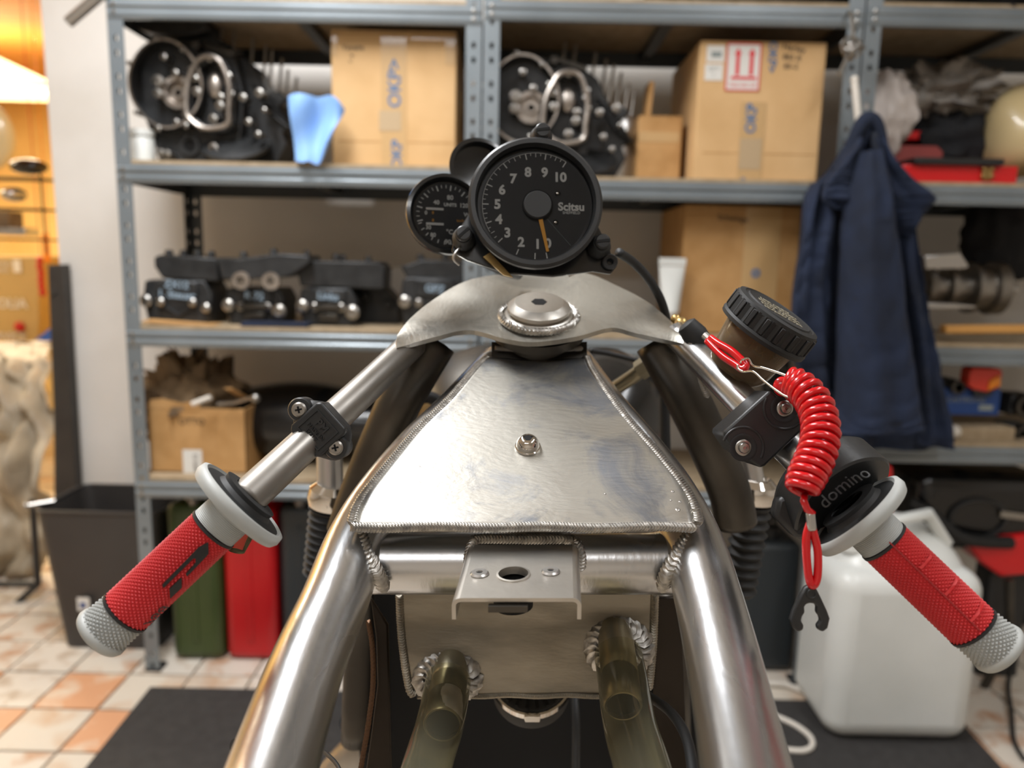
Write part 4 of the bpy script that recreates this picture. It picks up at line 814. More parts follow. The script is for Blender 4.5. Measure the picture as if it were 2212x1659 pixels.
for sx, xe in ((-1, xl_), (1, xr_)):                   # rolled side flanges
    b = MB(); b.grid(lambda u, v: BM @ Vector((xe + sx * (.005 * math.sin(min(u * 2, 1) * math.pi / 2)), yt_ + (yb_ - yt_) * v, -.005 * (1 - math.cos(min(u * 2, 1) * math.pi / 2)) - max(0, u - .5) * 2 * .009 - .0002)), 12, 4); sub(b, br, 'side_flange', M['brackt'], solid=.0025, smooth=60)
sub(MB().lathe([(rh * .96, -.002), (rh * 1.12, -.0001), (rh * 1.12, .0008), (rh * .98, .0010), (rh * .92, -.004), (rh * .96, -.002)], BM @ T((c0[0], c0[1], 0)), 40), br, 'hole_rim', M['brackt'])
for px in (1047, 1200):
    c_ = bp(px, 1238); rm = BM @ T((c_[0], c_[1], 0)); rv = sub(MB().lathe([(0, .0002), (.0062, .0002), (.0062, .0008), (.0052, .0018), (.0022, .0018), (.0018, .0008), (0, .0008)], rm, 28), br, 'rivet', M['silver']); sub(MB().cyl(rm, .0018, .0009, .0012, 14), br, 'rivet_hole', M['void'])
c_ = bp(1117, 1292); sub(MB().box(BM @ T((c_[0], c_[1] - .001, -.006)), .024, .004, .004), br, 'lower_tab', M['steel_dk'])
wl = MB(); weld(wl, [P(x, y, z_) for x, y, z_ in spl([(1016, 1236, .545), (1012, 1205, .547), (1022, 1172, .552), (1040, 1164, .555), (1137, 1165, .555), (1232, 1166, .555), (1248, 1180, .550), (1256, 1205, .547), (1254, 1236, .545)], 6)], .0036); sub(wl, br, 'weld_bead', M['weld'], smooth=50)
sub(MB().lathe([(rh * 1.3, -.0027), (rh * 1.3, -.022), (0, -.022)], BM @ T((c0[0], c0[1], 0)), 28), br, 'hole_shade_cup', M['void'], solid=.001)  # black cup added under the hole, stands for the shade there
# oil box hanging behind the cross tube
f = cf(1137, 1390, .625, rx=-4)
box = part(MB().prism([(x - f.ox, f.oy - y) for x, y in [(856, 1240), (1418, 1240), (1412, 1400), (1404, 1484), (1390, 1500), (1050, 1504), (900, 1502), (884, 1488), (866, 1380)]], -230, 0, f.M), 'oil_tank_box', M['box_alu'], bevel=.004, bseg=3)
for pts in ([(862, 1290), (868, 1380), (884, 1480), (900, 1500)], [(1416, 1290), (1410, 1400), (1400, 1490)]):
    wl = MB(); weld(wl, [f.pt(x, y, 1) for x, y in spl(pts, 5)], .0033); sub(wl, box, 'weld_bead', M['box_alu'], smooth=50)
wl = MB(); weld(wl, [f.pt(x, 1500 + 1.5 * math.sin(x * .05), 0) for x in range(905, 1395, 12)], .0022); sub(wl, box, 'weld_bead', M['box_alu'], smooth=50)
# hose stubs, inner pipes, clear hoses
for i, (stub, Q, end) in enumerate((
        ((968, 1462), [(968, 1472, .605, 100), (958, 1530, .575, 104), (946, 1580, .545, 106), (930, 1630, .515, 108), (912, 1700, .47, 114), (900, 1780, .43, 120)], (956, 1566)),
        ((1337, 1398), [(1336, 1416, .600, 106), (1345, 1470, .575, 110), (1352, 1520, .55, 114), (1364, 1580, .515, 118), (1385, 1650, .475, 124), (1410, 1740, .43, 130)], (1346, 1526)))):
    wl = MB(); c_ = f.pt(stub[0], stub[1], 4)
    ring = [f.pt(stub[0] + 54 * math.cos(2 * math.pi * k / 40), stub[1] + (42 if i else 32) * math.sin(2 * math.pi * k / 40), 4) for k in range(41)]
    weld(wl, ring, .0085, .0046); sub(wl, box, 'stub_weld', M['weld'], smooth=50)
    q_, r_ = pth(Q, 6); part(MB().tube(q_, [x * .985 for x in r_], 32, caps=False), 'clear_hose', M['hose'], smooth=180)
    d_ = (P(*Q[2][:3]) - P(*Q[0][:3])).normalized(); st_ = P(*Q[0][:3]) - d_ * .03; e_ = P(end[0], end[1], Q[2][2] + .004); L_ = (e_ - st_).length; dd = (e_ - st_).normalized()
    ip = part(MB().lathe([(0, 0), (.0142, 0), (.0142, L_ - .034), (.0134, L_ - .033), (.0134, L_ - .031), (.0142, L_ - .030), (.0142, L_ - .002), (.0132, L_), (.0120, L_), (.0120, L_ - .02), (0, L_ - .02)], axisM(st_, dd), 36), 'pipe_stub', M['olive'], smooth=50)
    sub(MB().cyl(axisM(st_, dd), .0119, L_ - .0195, L_ - .004, 28), ip, 'pipe_opening', M['void'])
# dark innards: side plates, black backdrop, air filter with clamp
for pts, z_, m_ in (([(800, 1290), (838, 1350), (842, 1500), (850, 1800), (770, 1800), (800, 1600), (815, 1480), (812, 1380)], .64, 'steel_dk'), ([(1418, 1290), (1470, 1290), (1478, 1450), (1490, 1800), (1400, 1800), (1412, 1500)], .66, 'steel_dk')):
    q_ = cf(pts[0][0], pts[0][1], z_); part(MB().prism([(x - q_.ox, q_.oy - y) for x, y in pts], -12, 0, q_.M), 'side_plate', M['steel_brown'], bevel=.0015)
q_ = cf(806, 1380, .635); wl = MB(); weld(wl, [q_.pt(x, y, 2) for x, y in spl([(797, 1345), (805, 1400), (806, 1480), (795, 1570), (780, 1659), (770, 1750)], 6)], .0022, .003); part(wl, 'plate_weld', mat('copper_weld', '#5c4636', .45, .9), smooth=50)
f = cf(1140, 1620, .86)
part(MB().prism([(x - f.ox, f.oy - y) for x, y in [(730, 1230), (1560, 1230), (1560, 1900), (800, 1900)]], -200, 0, f.M), 'shade_backdrop', M['void'], bevel=.01)  # black slab added as a backdrop, stands for the shade inside the frame
f = cf(1148, 1462, .72, rx=-52)
fl = part(MB().lathe([(0, -60), (84, -60), (84, 0), (78, 6), (0, 6)], f.M, 40), 'air_filter', M['rubber'], smooth=50)
for k in range(22): a = 2 * math.pi * k / 22; sub(MB().box(f.M @ RZ(math.degrees(a)) @ T((48, 0, 9)), 62, 7, 8), fl, 'filter_pleat', M['void'])
sub(MB().lathe([(84, -14), (89, -14), (89, 2), (84, 2), (84, -14)], f.M, 48), fl, 'clamp_band', M['chrome']); sub(MB().box(f.at(1148, 1462 + 91, -4), 34, 8, 22), fl, 'clamp_screw_housing', M['chrome'], bevel=.001)
p_, r_ = pth([(1395, 1500, .60, 20), (1450, 1540, .55, 22), (1485, 1600, .50, 24), (1500, 1690, .46, 26)], 6); part(MB().tube(p_, [.0036] * len(p_), 12), 'drain_hose', M['rubber'], smooth=180)
p_, r_ = pth([(1240, 1480, .8, 20), (1244, 1560, .78, 20), (1243, 1700, .76, 20)], 4); part(MB().tube(p_, [.0045] * len(p_), 12), 'vertical_hose', M['black'], smooth=180)
p_, r_ = pth([(700, 1624, .62, 8), (730, 1655, .58, 8), (755, 1720, .55, 8)], 4); part(MB().tube(p_, [.0016] * len(p_), 8), 'thin_cable', M['rubber'], smooth=180)
# exhaust, lower rails seen outside and between the tubes
p_, r_ = pth([(690, 1720, .95, 90), (760, 1640, .92, 88), (830, 1590, .9, 86), (900, 1560, .95, 86)], 5); part(MB().tube(p_, [.024] * len(p_), 24), 'exhaust_pipe', M['steel'], smooth=180)
p_, r_ = pth([(775, 1250, .80, 60), (775, 1400, .82, 60), (768, 1600, .85, 60)], 5); part(MB().tube(p_, [.016] * len(p_), 20), 'down_tube', M['steel_dk'], smooth=180)
p_, r_ = pth([(1448, 1280, .80, 60), (1452, 1400, .82, 60), (1460, 1700, .85, 60)], 5); part(MB().tube(p_, [.018] * len(p_), 20), 'down_tube', M['steel_dk'], smooth=180)
part(MB().tube([P(505, 1610, .60), P(560, 1608, .62)], .005, 12), 'foot_peg', M['black']); part(MB().cyl(axisM(P(755, 1560, .9), ray(755, 1560) * -1), .012, 0, .02, 16), 'swingarm_bolt', M['black'])

# ---- yoke
RE = [(856, 752, .655), (939, 728, .672), (1014, 713, .690), (1092, 732, .678), (1155, 739, .672), (1245, 727, .677), (1320, 708, .690), (1375, 720, .682), (1476, 742, .660)]
FE = [(858, 724, .668), (884, 690, .70), (935, 648, .75), (1010, 606, .79), (1110, 590, .81), (1252, 588, .80), (1330, 616, .77), (1406, 657, .73), (1479, 722, .668)]
def yk(u, v):
    a = spl(RE, 6); c_ = spl(FE, 6); i = u * (len(a) - 1); k = min(int(i), len(a) - 2); t_ = i - k
    p_ = P(*[x + (y - x) * t_ for x, y in zip(a[k], a[k + 1])]); q_ = P(*[x + (y - x) * t_ for x, y in zip(c_[k], c_[k + 1])])
    r = p_.lerp(q_, v); r.z += .002 * math.sin(math.pi * v); return r
yo = part(MB().grid(yk, 80, 16), 'fork_yoke', M['alu_yoke'], solid=.0045, soff=-1, smooth=40)
sx_ = P(1163, 590, .805) - P(1155, 739, .672); yn = Vector((1, 0, 0)).cross(sx_).normalized()
if yn.z < 0: yn = -yn
sc_ = P(1163, 695, .712) + yn * .006
SM = axisM(sc_, yn)
wl = MB(); weld(wl, [SM @ Vector((.0345 * math.cos(2 * math.pi * k / 40), .0345 * math.sin(2 * math.pi * k / 40), .001)) for k in range(41)], .0035, .0034); sub(wl, yo, 'weld_ring', M['weld'], smooth=50)
nut = part(MB().lathe([(.031, -.004), (.0315, .002), (.0295, .0035), (.0262, .0038), (.0262, .0062), (.0290, .0064), (.0290, .0092), (.0284, .0098), (.0225, .0140), (.0215, .0142), (0, .0142)], SM, 64), 'steering_nut', M['brackt'], smooth=18)
sub(MB().lathe([(0, .0120), (.0074, .0120), (.0074, .0144), (0, .0144)], SM, 6), nut, 'hex_socket', M['void'])
part(MB().lathe([(0, -.16), (.034, -.16), (.034, -.022), (.043, -.018), (.043, -.010), (.034, -.008), (0, -.008)], SM, 40), 'head_tube', M['steel_dk'])
# dark collar at the neck
NK = MB(); NK.grid(lambda u, v: P(1062 + 206 * u, 738 + 34 * v + 4 * math.sin(math.pi * u), .712 - .008 * math.sin(math.pi * u) - .01 * v), 16, 4); nk = part(NK, 'neck_gusset', M['steel_dk'], solid=.006)
wl = MB(); weld(wl, [P(1072 + 188 * k / 12, 752 + 4 * math.sin(math.pi * k / 12), .700) for k in range(13)], .0025); sub(wl, nk, 'weld_bead', M['steel'], smooth=50)
# forks / struts under the yoke
for Q in ([(940, 738, .72), (868, 860, .715), (822, 960, .73), (776, 1075, .75), (750, 1150, .76)], [(1418, 738, .72), (1484, 860, .715), (1532, 960, .73), (1575, 1060, .75), (1590, 1130, .76)]):
    q_ = spl(Q, 5); part(MB().tube([P(*x) for x in q_], .0205, 32), 'yoke_strut', M['steel_dk'], smooth=180)
wl = MB(); weld(wl, [P(x, y, .655) for x, y in spl([(1492, 735), (1508, 790), (1516, 825), (1530, 860)], 4)], .0028); part(wl, 'strut_weld', M['steel'], smooth=50)
wl = MB(); weld(wl, [P(x, y, z_) for x, y, z_ in spl([(836, 775, .668), (826, 800, .665), (812, 830, .665), (798, 870, .67)], 4)], .0026); part(wl, 'strut_weld', M['steel'], smooth=50)
for (xa, ya, xb_, yb2, xc_, yc_) in ((712, 985, 714, 1075, 690, 1230), (1612, 985, 1628, 1065, 1600, 1270)):
    d_ = P(xb_, yb2, .80) - P(xa, ya, .80); Lf = d_.length; fk = part(MB().tube([P(xa, ya, .80), P(xb_, yb2, .80)], .0135, 24), 'fork_leg', M['silver'], smooth=60)
    am = axisM(P(xb_, yb2, .80), (P(xc_, yc_, .82) - P(xb_, yb2, .80)))
    sub(MB().lathe([(.013, -.012), (.016, -.016), (.0225, -.010), (.024, 0), (.022, .008), (.015, .010)], am, 32), fk, 'fork_cup', M['chrome'])
    Lg = (P(xc_, yc_, .82) - P(xb_, yb2, .80)).length; prof = [(.012, .008)]
    for k in range(10): prof += [(.021 - .0004 * k, .012 + Lg * k / 10), (.0165 - .0004 * k, .012 + Lg * (k + .55) / 10)]
    sub(MB().lathe(prof, am, 28), fk, 'rubber_gaiter', M['rubber'], smooth=50)

# ---- dials
def ringpts(r, n=48, sy=1.0): return [(r * math.cos(2 * math.pi * k / n), r * sy * math.sin(2 * math.pi * k / n)) for k in range(n)]
f = cf(1157, 437, .65, rx=-6, ry=4)
Z = f.M
ta = part(MB().lathe([(0, -100), (96, -100), (120, -70), (140, -34), (146, -10), (146, 2), (140, 8), (131, 8), (127, -2), (127, -15), (125, -17), (0, -17)], Z, 72), 'tachometer', M['black'], smooth=40)
DM = Z @ T((5, -2, -16.5))
sub(MB().cyl(DM, 122, -.3, .2, 64), ta, 'dial_face', M['dial'])
b = MB()
def ang(v): return R(270 + 5 - (v / 10) * 0)     # placeholder keeps zero of the scale at the foot
marks = {0: (1184, 522), 1: (1162, 524), 2: (1127, 520), 3: (1098, 500), 4: (1080, 471), 5: (1077, 438), 6: (1087, 406), 7: (1111, 381), 8: (1143, 366), 9: (1179, 366), 10: (1212, 376)}
for k, (x, y) in marks.items(): b.text(str(k), 29, T(((x - 1162) * 1.02, (439 - y) * 1.02, .5)), .3, bold=1.1)
sub(b.__class__().add([DM @ Vector(v) for v in b.v], b.f), ta, 'numerals', M['white_ink'], smooth=0)
b = MB()
angs = [math.atan2(439 - y, x - 1162) for x, y in (marks[k] for k in range(11))]
angs = [a if a > -math.pi / 2 + .25 else a for a in angs]
an = [R(-80), R(-93), R(-113), R(-136), R(-160), R(-181), R(-203), R(-232), R(-258), R(-280), R(-303)]
for k in range(10):
    for j, fr_ in enumerate((0, .25, .5, .75)):
        if k < 3 and j: continue
        a = an[k] + (an[k + 1] - an[k]) * fr_; L_ = 13 if j == 0 else (9 if j == 2 else 6); b.box(DM @ RZ(math.degrees(a)) @ T((119 - L_ / 2, 0, .5)), L_, 2.2 if j == 0 else 1.3, .4)
b.box(DM @ RZ(math.degrees(an[10])) @ T((112, 0, .5)), 14, 2.2, .4)
b.torus(DM @ T((0, 0, .4)), 119.5, .6, 90, 4, 1, -303, -150)
sub(b, ta, 'scale_marks', M['white_ink'], smooth=0)
b = MB(); b.text('Scitsu', 25, DM @ T((75, -2, .5)), .3, bold=.8); b.text('SHEFFIELD', 8.5, DM @ T((75, -15, .5)), .2, bold=.05); sub(b, ta, 'lettering', M['white_ink'], smooth=0)
nd = sub(MB().prism([(-5, 0), (5, 0), (3, -92), (-3, -92)], 5, 7, DM @ RZ(11.5) @ T((0, -14, 0))), ta, 'needle', M['needle'], smooth=0)
sub(MB().lathe([(0, 12), (29, 12), (33, 10), (33, 0), (0, 0)], DM, 40), ta, 'needle_hub', M['rubber'], smooth=15)
for x, y in ((1207, 411), (1202, 476)): sub(MB().sphere(DM @ T((x - 1162, 439 - y, 1)), 7, 6, 5, 14, 8), ta, 'dial_screw', M['chrome'])
sub(MB().tube([DM @ Vector((22, -30, .5)), DM @ Vector((72, -88, .5))], .0002, 5), ta, 'hairline', M['greyink'])
sub(MB().cyl(Z, 122, -6, -5, 64), ta, 'glass', M['lens'])
# bracket with three rubber posts and slotted screws
arms = [(1175, 272), (1002, 506), (1303, 520)]
mb_ = part(MB().prism([(x - f.ox, f.oy - y) for x, y in [(1160, 262), (1190, 262), (1212, 300), (1290, 440), (1322, 505), (1345, 560), (1330, 578), (1290, 572), (1200, 585), (1100, 580), (1010, 550), (975, 530), (985, 490), (1040, 400), (1130, 300)]], -72, -60, f.M), 'dial_bracket', M['gloss_blk'], bevel=.001)
for x, y in arms:
    rb = part(MB().lathe([(0, -80), (24, -80), (25, -40), (20, -34), (20, -20), (18, -16), (0, -16)], f.at(x, y), 28), 'rubber_mount', M['rubber'], smooth=45)
    hd = sub(MB().lathe([(0, -16), (16, -16), (17, -13), (17, -4), (14, -1), (0, 0)], f.at(x, y), 28), rb, 'slotted_screw', M['black']); sub(MB().box(f.at(x, y, -.5, RZ(8 if x != 1002 else 42)), 30, 6, 3), rb, 'screw_slot', M['void'])
sub(MB().lathe([(8, -2), (16, -4), (18, 0), (16, 4), (8, 2), (8, -2)], f.at(1327, 553, -50, RX(20)), 24), mb_, 'cable_eye', M['rubber'])
p_, r_ = pth([(1000, 530, .66, 9), (985, 545, .655, 9), (980, 560, .655, 9), (992, 572, .66, 9)], 4); part(MB().tube(p_, [.0012] * len(p_), 8), 'wire_clip', M['silver'])
part(MB().tube([P(1040, 560, .72), P(1085, 582, .74), P(1120, 592, .76)], .006, 10), 'support_rod', M['gloss_blk']); part(MB().prism([(x - f.ox, f.oy - y) for x, y in [(1060, 535), (1110, 590), (1090, 585), (1045, 545)]], -58, -50, f.M), 'dial_stay', M['brass'])
part(MB().prism([(x - f.ox, f.oy - y) for x, y in [(1230, 560), (1280, 548), (1262, 572), (1238, 582)]], -84, -76, f.M), 'bright_tab', M['silver'], bevel=.001)
p_, r_ = pth([(1336, 545, .70, 20), (1372, 570, .72, 20), (1408, 612, .73, 19), (1432, 660, .74, 19), (1445, 720, .76, 18), (1452, 780, .78, 18)], 6); part(MB().tube(p_, [.0042] * len(p_), 14), 'instrument_cable', M['rubber'], smooth=180)
# small dial
f2 = cf(966, 462, .72, rx=-4, ry=14); z2 = f2.M
sm = part(MB().lathe([(0, -80), (60, -80), (78, -40), (88, -14), (90, -4), (88, 4), (80, 6), (75, -2), (73, -8), (0, -8)], z2, 60), 'small_dial', M['gloss_blk'], smooth=40)
D2 = z2 @ T((0, 0, -7.5)); sub(MB().cyl(D2, 70, -.3, .2, 50), sm, 'dial_face', M['dial'])
b = MB()
for k in range(23): a = R(195 - k * 9.5); L_ = 12 if k % 3 == 0 else 7; b.box(D2 @ RZ(math.degrees(a)) @ T((66 - L_ / 2, 0, .6)), L_, 2.6 if k % 3 == 0 else 1.4, .4)
for k in range(7): b.box(D2 @ RZ(200 + k * 13) @ T((62, 0, .6)), 8, 2.2, .4)
for s_, x, y, z_ in (('0', -45, 2, 11), ('40', -22, 26, 13), ('80', 8, 38, 14), ('120', 38, 22, 13), ('UNITS', 8, 22, 10), ('30', -40, -30, 12), ('80', -30, -46, 12), ('90', 2, -60, 14), ('°C', 6, -38, 14), ('W', 44, 2, 12)): b.text(s_, z_, D2 @ T((x, y, .6)), .3, bold=.4)
for y in (11, -22): b.box(D2 @ T((-26, y, 2)), 38, 5, 2)
sub(b, sm, 'dial_markings', M['white_ink'], smooth=0)
b = MB(); b.text('8', 9, D2 @ T((-30, 3, .7)), .3); b.text('8', 9, D2 @ T((-30, -14, .7)), .3); b.text('km/h', 8, D2 @ T((30, -12, .7)), .3); sub(b, sm, 'orange_markings', M['needle'], smooth=0)
sub(MB().cyl(z2, 75, -3, -2.4, 50), sm, 'glass', M['lens'])
part(MB().lathe([(0, -60), (40, -60), (62, 0), (66, 6), (58, 8), (54, -6), (0, -24)], cf(1040, 372, .80, rx=-10, ry=24).M @ Matrix.Scale(1.15, 4), 48), 'warning_lamp_shell', M['gloss_blk'], smooth=40)
# dark nose and tank shapes low behind the yoke
part(MB().sphere(axisM(P(1060, 880, 1.06), Vector((0, 0, 1))), .105, .14, .085, 40, 24), 'front_fender', M['steel_dk'], smooth=180)
part(MB().sphere(axisM(P(1300, 890, 1.02), Vector((0, 0, 1))), .085, .12, .085, 40, 24), 'headlamp_shell', M['gloss_blk'], smooth=180)
p_, r_ = pth([(1438, 980, .80, 30), (1436, 900, .80, 30), (1434, 820, .80, 30)], 4); part(MB().tube(p_, .0055, 14), 'brake_hose', M['rubber'], smooth=180)
p_, r_ = pth([(1330, 838, .79, 30), (1365, 815, .78, 30), (1392, 795, .775, 30)], 4); hf = part(MB().tube(p_, .0075, 14), 'brake_pipe', M['olive'], smooth=180)
sub(MB().tube([P(1380, 802, .775), P(1402, 787, .77)], .0105, 6), hf, 'banjo_nut', M['olive'], smooth=0)
p_, r_ = pth([(878, 960, .86, 30), (885, 890, .87, 30), (915, 858, .88, 30), (950, 870, .89, 30), (968, 900, .9, 30)], 6); part(MB().tube(p_, [.0075] * len(p_), 14), 'cable_loop', M['rubber'], smooth=180)
p_, r_ = pth([(1275, 757, .85, 6), (1320, 765, .86, 6), (1400, 785, .87, 6)], 5); part(MB().tube(p_, [.003] * len(p_), 10), 'speedo_cable', M['rubber'], smooth=180)

# ---- handlebars
def bar(Q): p_ = [P(*q[:3]) for q in spl(Q, 6)]; return p_
HL = [(892, 742, .69), (780, 848, .615), (690, 930, .572), (600, 1014, .535), (525, 1084, .508)]
hb = part(MB().tube(bar(HL), .0126, 28), 'handlebar', M['steel'], smooth=180, label='left bare steel handlebar tube')
HR = [(1462, 722, .69), (1560, 822, .625), (1645, 908, .585), (1720, 982, .555), (1800, 1060, .53)]
hb2 = part(MB().tube(bar(HR), .0126, 28), 'handlebar', M['alu_tube'], smooth=180, label='right bare steel handlebar tube')
def knurl(mb, p0, p1, r, nu, nv, h, flat=None):
    """pyramid grip pattern: alternate vertices stand proud"""
    d = (p1 - p0); L = d.length; m = axisM(p0, d, Vector((0, 0, 1)))
    vs = []; fs = []
    for j in range(nv + 1):
        for i in range(nu):
            a = 2 * math.pi * i / nu; e = h if (i + j) % 2 == 0 and 0 < j < nv else 0
            rr = (r[0] + (r[1] - r[0]) * j / nv) + e
            vs.append((rr * math.cos(a), rr * math.sin(a), L * j / nv))
    for j in range(nv):
        for i in range(nu): 
            a, b2, c3, d4 = j * nu + i, j * nu + (i + 1) % nu, (j + 1) * nu + (i + 1) % nu, (j + 1) * nu + i
            if (i + j) % 2 == 0: fs += [(a, b2, d4), (b2, c3, d4)]
            else: fs += [(a, b2, c3), (a, c3, d4)]
    fs += [tuple(range(nu))[::-1], tuple(nv * nu + k for k in range(nu))]
    mb.add(vs, fs, m); return m, L
def grip(tipc, redA, redB, fl, side):
    """points given as (px, py, z): tip centre, outer end of red, inner end of red, flange centre"""
    Pt, Pa, Pb, Pf = P(*tipc), P(*redA), P(*redB), P(*fl)
    g = part(MB().tube([Pt.lerp(Pa, .3), Pf], .0128, 20), 'handlebar_grip', M['grey_grip'], label=side)
    b = MB(); m, L = knurl(b, Pa, Pb, (.0156, .0156), 58, 54, .0015); sub(b, g, 'red_sleeve', M['red_grip'], smooth=0)
    b = MB(); knurl(b, Pt, Pa, (.0164, .0155), 52, 15, .0015); sub(b, g, 'grey_end', M['grey_grip'], smooth=0)
    at_ = axisM(Pt, Pa - Pt, Vector((0, 0, 1))); sub(MB().lathe([(0, -.003), (.013, -.0035), (.0176, -.0018), (.0186, .0005), (.0182, .0028), (.0165, .0045), (0, .0045)], at_, 48), g, 'end_bulb', M['grey_grip'], smooth=60)
    for q_ in (Pa, Pb): sub(MB().lathe([(.0155, -.0009), (.0172, -.0009), (.0172, .0009), (.0155, .0009), (.0155, -.0009)], axisM(q_, Pb - Pa), 48), g, 'black_band', M['rubber'])
    am = axisM(Pb, Pf - Pb, Vector((0, 0, 1))); Lc = (Pf - Pb).length
    pr = [(.0150, .0008)] + [(.0166 - (.00035 if k % 2 else 0), .0008 + (Lc * .55) * k / 24) for k in range(25)] + [(.0170, Lc * .9), (.019, Lc)]
    sub(MB().lathe(pr, am, 56), g, 'ribbed_collar', M['grey_grip'], smooth=20)
    fm = axisM(Pf, Pf - Pb, Vector((0, 0, 1)))
    sub(MB().lathe([(.015, -.004), (.030, -.004), (.0345, -.0055), (.0362, -.002), (.0355, .0025), (.033, .0035), (.031, .0005), (.015, .0005)], fm, 72), g, 'flange', M['grey_grip'], smooth=60)
    sub(MB().lathe([(.0128, .0008), (.031, .0008), (.031, .0022), (.022, .0034), (.020, .0062), (.0205, .009), (.0128, .0095)], fm, 56), g, 'black_inner_disc', M['rubber'], smooth=45)
    return g, m, L
gl_, gm, gL = grip((218, 1368, .492), (271, 1322, .494), (461, 1143, .503), (520, 1088, .507), 'left grip with black angular marks')
gr_, gm2, gL2 = grip((2158, 1402, .492), (2101, 1354, .494), (1909, 1170, .505), (1852, 1112, .509), 'right grip with moulded ridges')
def wrapped(name, g, m_, pts, r, mt, nx=1):
    """polygon in (angle degrees, distance along) laid on the grip as a thin raised patch"""
    b = MB(); n = len(pts)
    def at2(a, l, rr): return m_ @ Vector((rr * math.cos(R(a)), rr * math.sin(R(a)), l))
    q_ = []
    for (a0, l0), (a1, l1) in zip(pts, pts[1:] + pts[:1]):
        k_ = max(1, int(abs(a1 - a0) / 6)); q_ += [(a0 + (a1 - a0) * t / k_, l0 + (l1 - l0) * t / k_) for t in range(k_)]
    n = len(q_); b.add([at2(a, l, r) for a, l in q_] + [at2(a, l, r + .0006) for a, l in q_], [tuple(range(n, 2 * n))] + [(k, (k + 1) % n, n + (k + 1) % n, n + k) for k in range(n)])
    return sub(b, g, name, mt, smooth=0)
# find the angle on the grip that faces the lens
def face_angle(m_, L_):
    c_ = m_ @ Vector((0, 0, L_ / 2)); v_ = m_.to_3x3().inverted() @ (CAM - c_); return math.degrees(math.atan2(v_.y, v_.x))
fa = face_angle(gm, gL)
def ang_for(px, py, m_, L_, r=.0168):                  # pixel -> (angle, distance) on the grip surface
    c0_ = m_ @ Vector((0, 0, 0)); inv = m_.inverted(); o_ = inv @ CAM; d_ = (inv.to_3x3() @ ray(px, py))
    A_ = d_.x ** 2 + d_.y ** 2; B_ = 2 * (o_.x * d_.x + o_.y * d_.y); C_ = o_.x ** 2 + o_.y ** 2 - r * r; D_ = max(0, B_ * B_ - 4 * A_ * C_); t_ = (-B_ - math.sqrt(D_)) / (2 * A_)
    h_ = o_ + d_ * t_; return (math.degrees(math.atan2(h_.y, h_.x)), h_.z)
def zm(x, y): return (140 + x / 2.766, 840 + y / 2.766)
for poly in ([(857, 915), (857, 985), (730, 1118), (722, 1105), (782, 1035), (782, 1012), (768, 1012), (590, 1188), (582, 1170), (800, 945)], [(697, 1125), (697, 1185), (628, 1250), (625, 1192)]):
    wrapped('black_emblem', gl_, gm, [ang_for(*zm(x, y), gm, gL) for x, y in poly], .0168, M['rubber'])
def wraptext(g, m_, body, size, a0, l0, r, mt, rot=0, name='lettering'):
    t_ = MB().text(body, size, RZ(rot)); b = MB(); b.add([m_ @ Vector((r * math.cos(R(a0) + v[1] / r), r * math.sin(R(a0) + v[1] / r), l0 + v[0])) for v in t_.v], t_.f); return sub(b, g, name, mt, smooth=0)
a_, l_ = ang_for(336, 1330, gm, gL); wraptext(gl_, gm, '788', .012, a_, l_, .0173, M['rubber'])
for (xa, ya), (xb2, yb2) in (((1987, 1228), (2010, 1200)), ((2041, 1285), (2066, 1249)), ((2096, 1342), (2121, 1301))):   # moulded ridges
    A1, Z1 = ang_for(xa, ya, gm2, gL2); A2, Z2 = ang_for(xb2, yb2, gm2, gL2); wrapped('moulded_ridge', gr_, gm2, [(A1, Z1 - .0009), (A2, Z2 - .0009), (A2, Z2 + .0009), (A1, Z1 + .0009)], .0168, M['red_grip'])
A1, Z1 = ang_for(1921, 1171, gm2, gL2); A2, Z2 = ang_for(2117, 1362, gm2, gL2)
wrapped('moulded_seam', gr_, gm2, [(A1 - 1.5, Z1), (A1 + 1.5, Z1), (A2 + 1.5, Z2), (A2 - 1.5, Z2)], .0166, mat('grip_seam', '#9a2224', .5))
# ---- left clamp
f = cf(688, 928, .553, rz=42, ry=0)
lc = part(MB().prism([(-36, 46), (36, 46), (46, 38), (46, -38), (38, -46), (-36, -46), (-46, -38), (-46, 38)], -60, 6, f.M), 'bar_clamp', M['black'], bevel=.0016, bseg=3, label='left black clamp with cross-head screws')
f_ = cf(688, 928, .553, rz=42)
b = MB(); b.ring([(-30, -34), (30, -34), (30, 34), (-30, 34)], [(-27, -31), (27, -31), (27, 31), (-27, 31)], 5, 10, f.M); sub(b, lc, 'label_frame', M['black'])
b = MB(); b.text('PM', 24, f.at(688, 928, 6) @ RZ(-90) @ T((0, 12, 0)), 4, bold=.6); b.text('MADE IN\nITALY', 12, f.at(688, 928, 6) @ RZ(-90) @ T((0, -12, 0)), 4); sub(b, lc, 'moulded_text', M['black'], smooth=0)
g0 = cf(688, 928, .553)
for x, y in ((646, 885), (725, 967)):
    sub(MB().lathe([(0, -50), (27, -50), (27, -8), (24, -3), (0, -3)], g0.at(x, y), 32), lc, 'screw_ear', M['black'], smooth=45)
    sub(MB().lathe([(0, -3), (16, -3), (16.5, 1), (13, 4), (0, 5)], g0.at(x, y), 28), lc, 'cross_head_screw', M['steel'])
    b = MB()
    for a in (12, 102): b.box(g0.at(x, y, 4.6, RZ(a)), 15, 4, 2)
    sub(b, lc, 'screw_cross', M['void'])
b = MB(); b.prism([(x - 688, 928 - y) for x, y in [(625, 900), (640, 862), (690, 868), (755, 930), (748, 985), (720, 1000), (665, 985), (630, 940)]], -48, -14, g0.M); sub(b, lc, 'clamp_back', M['black'], bevel=.004)
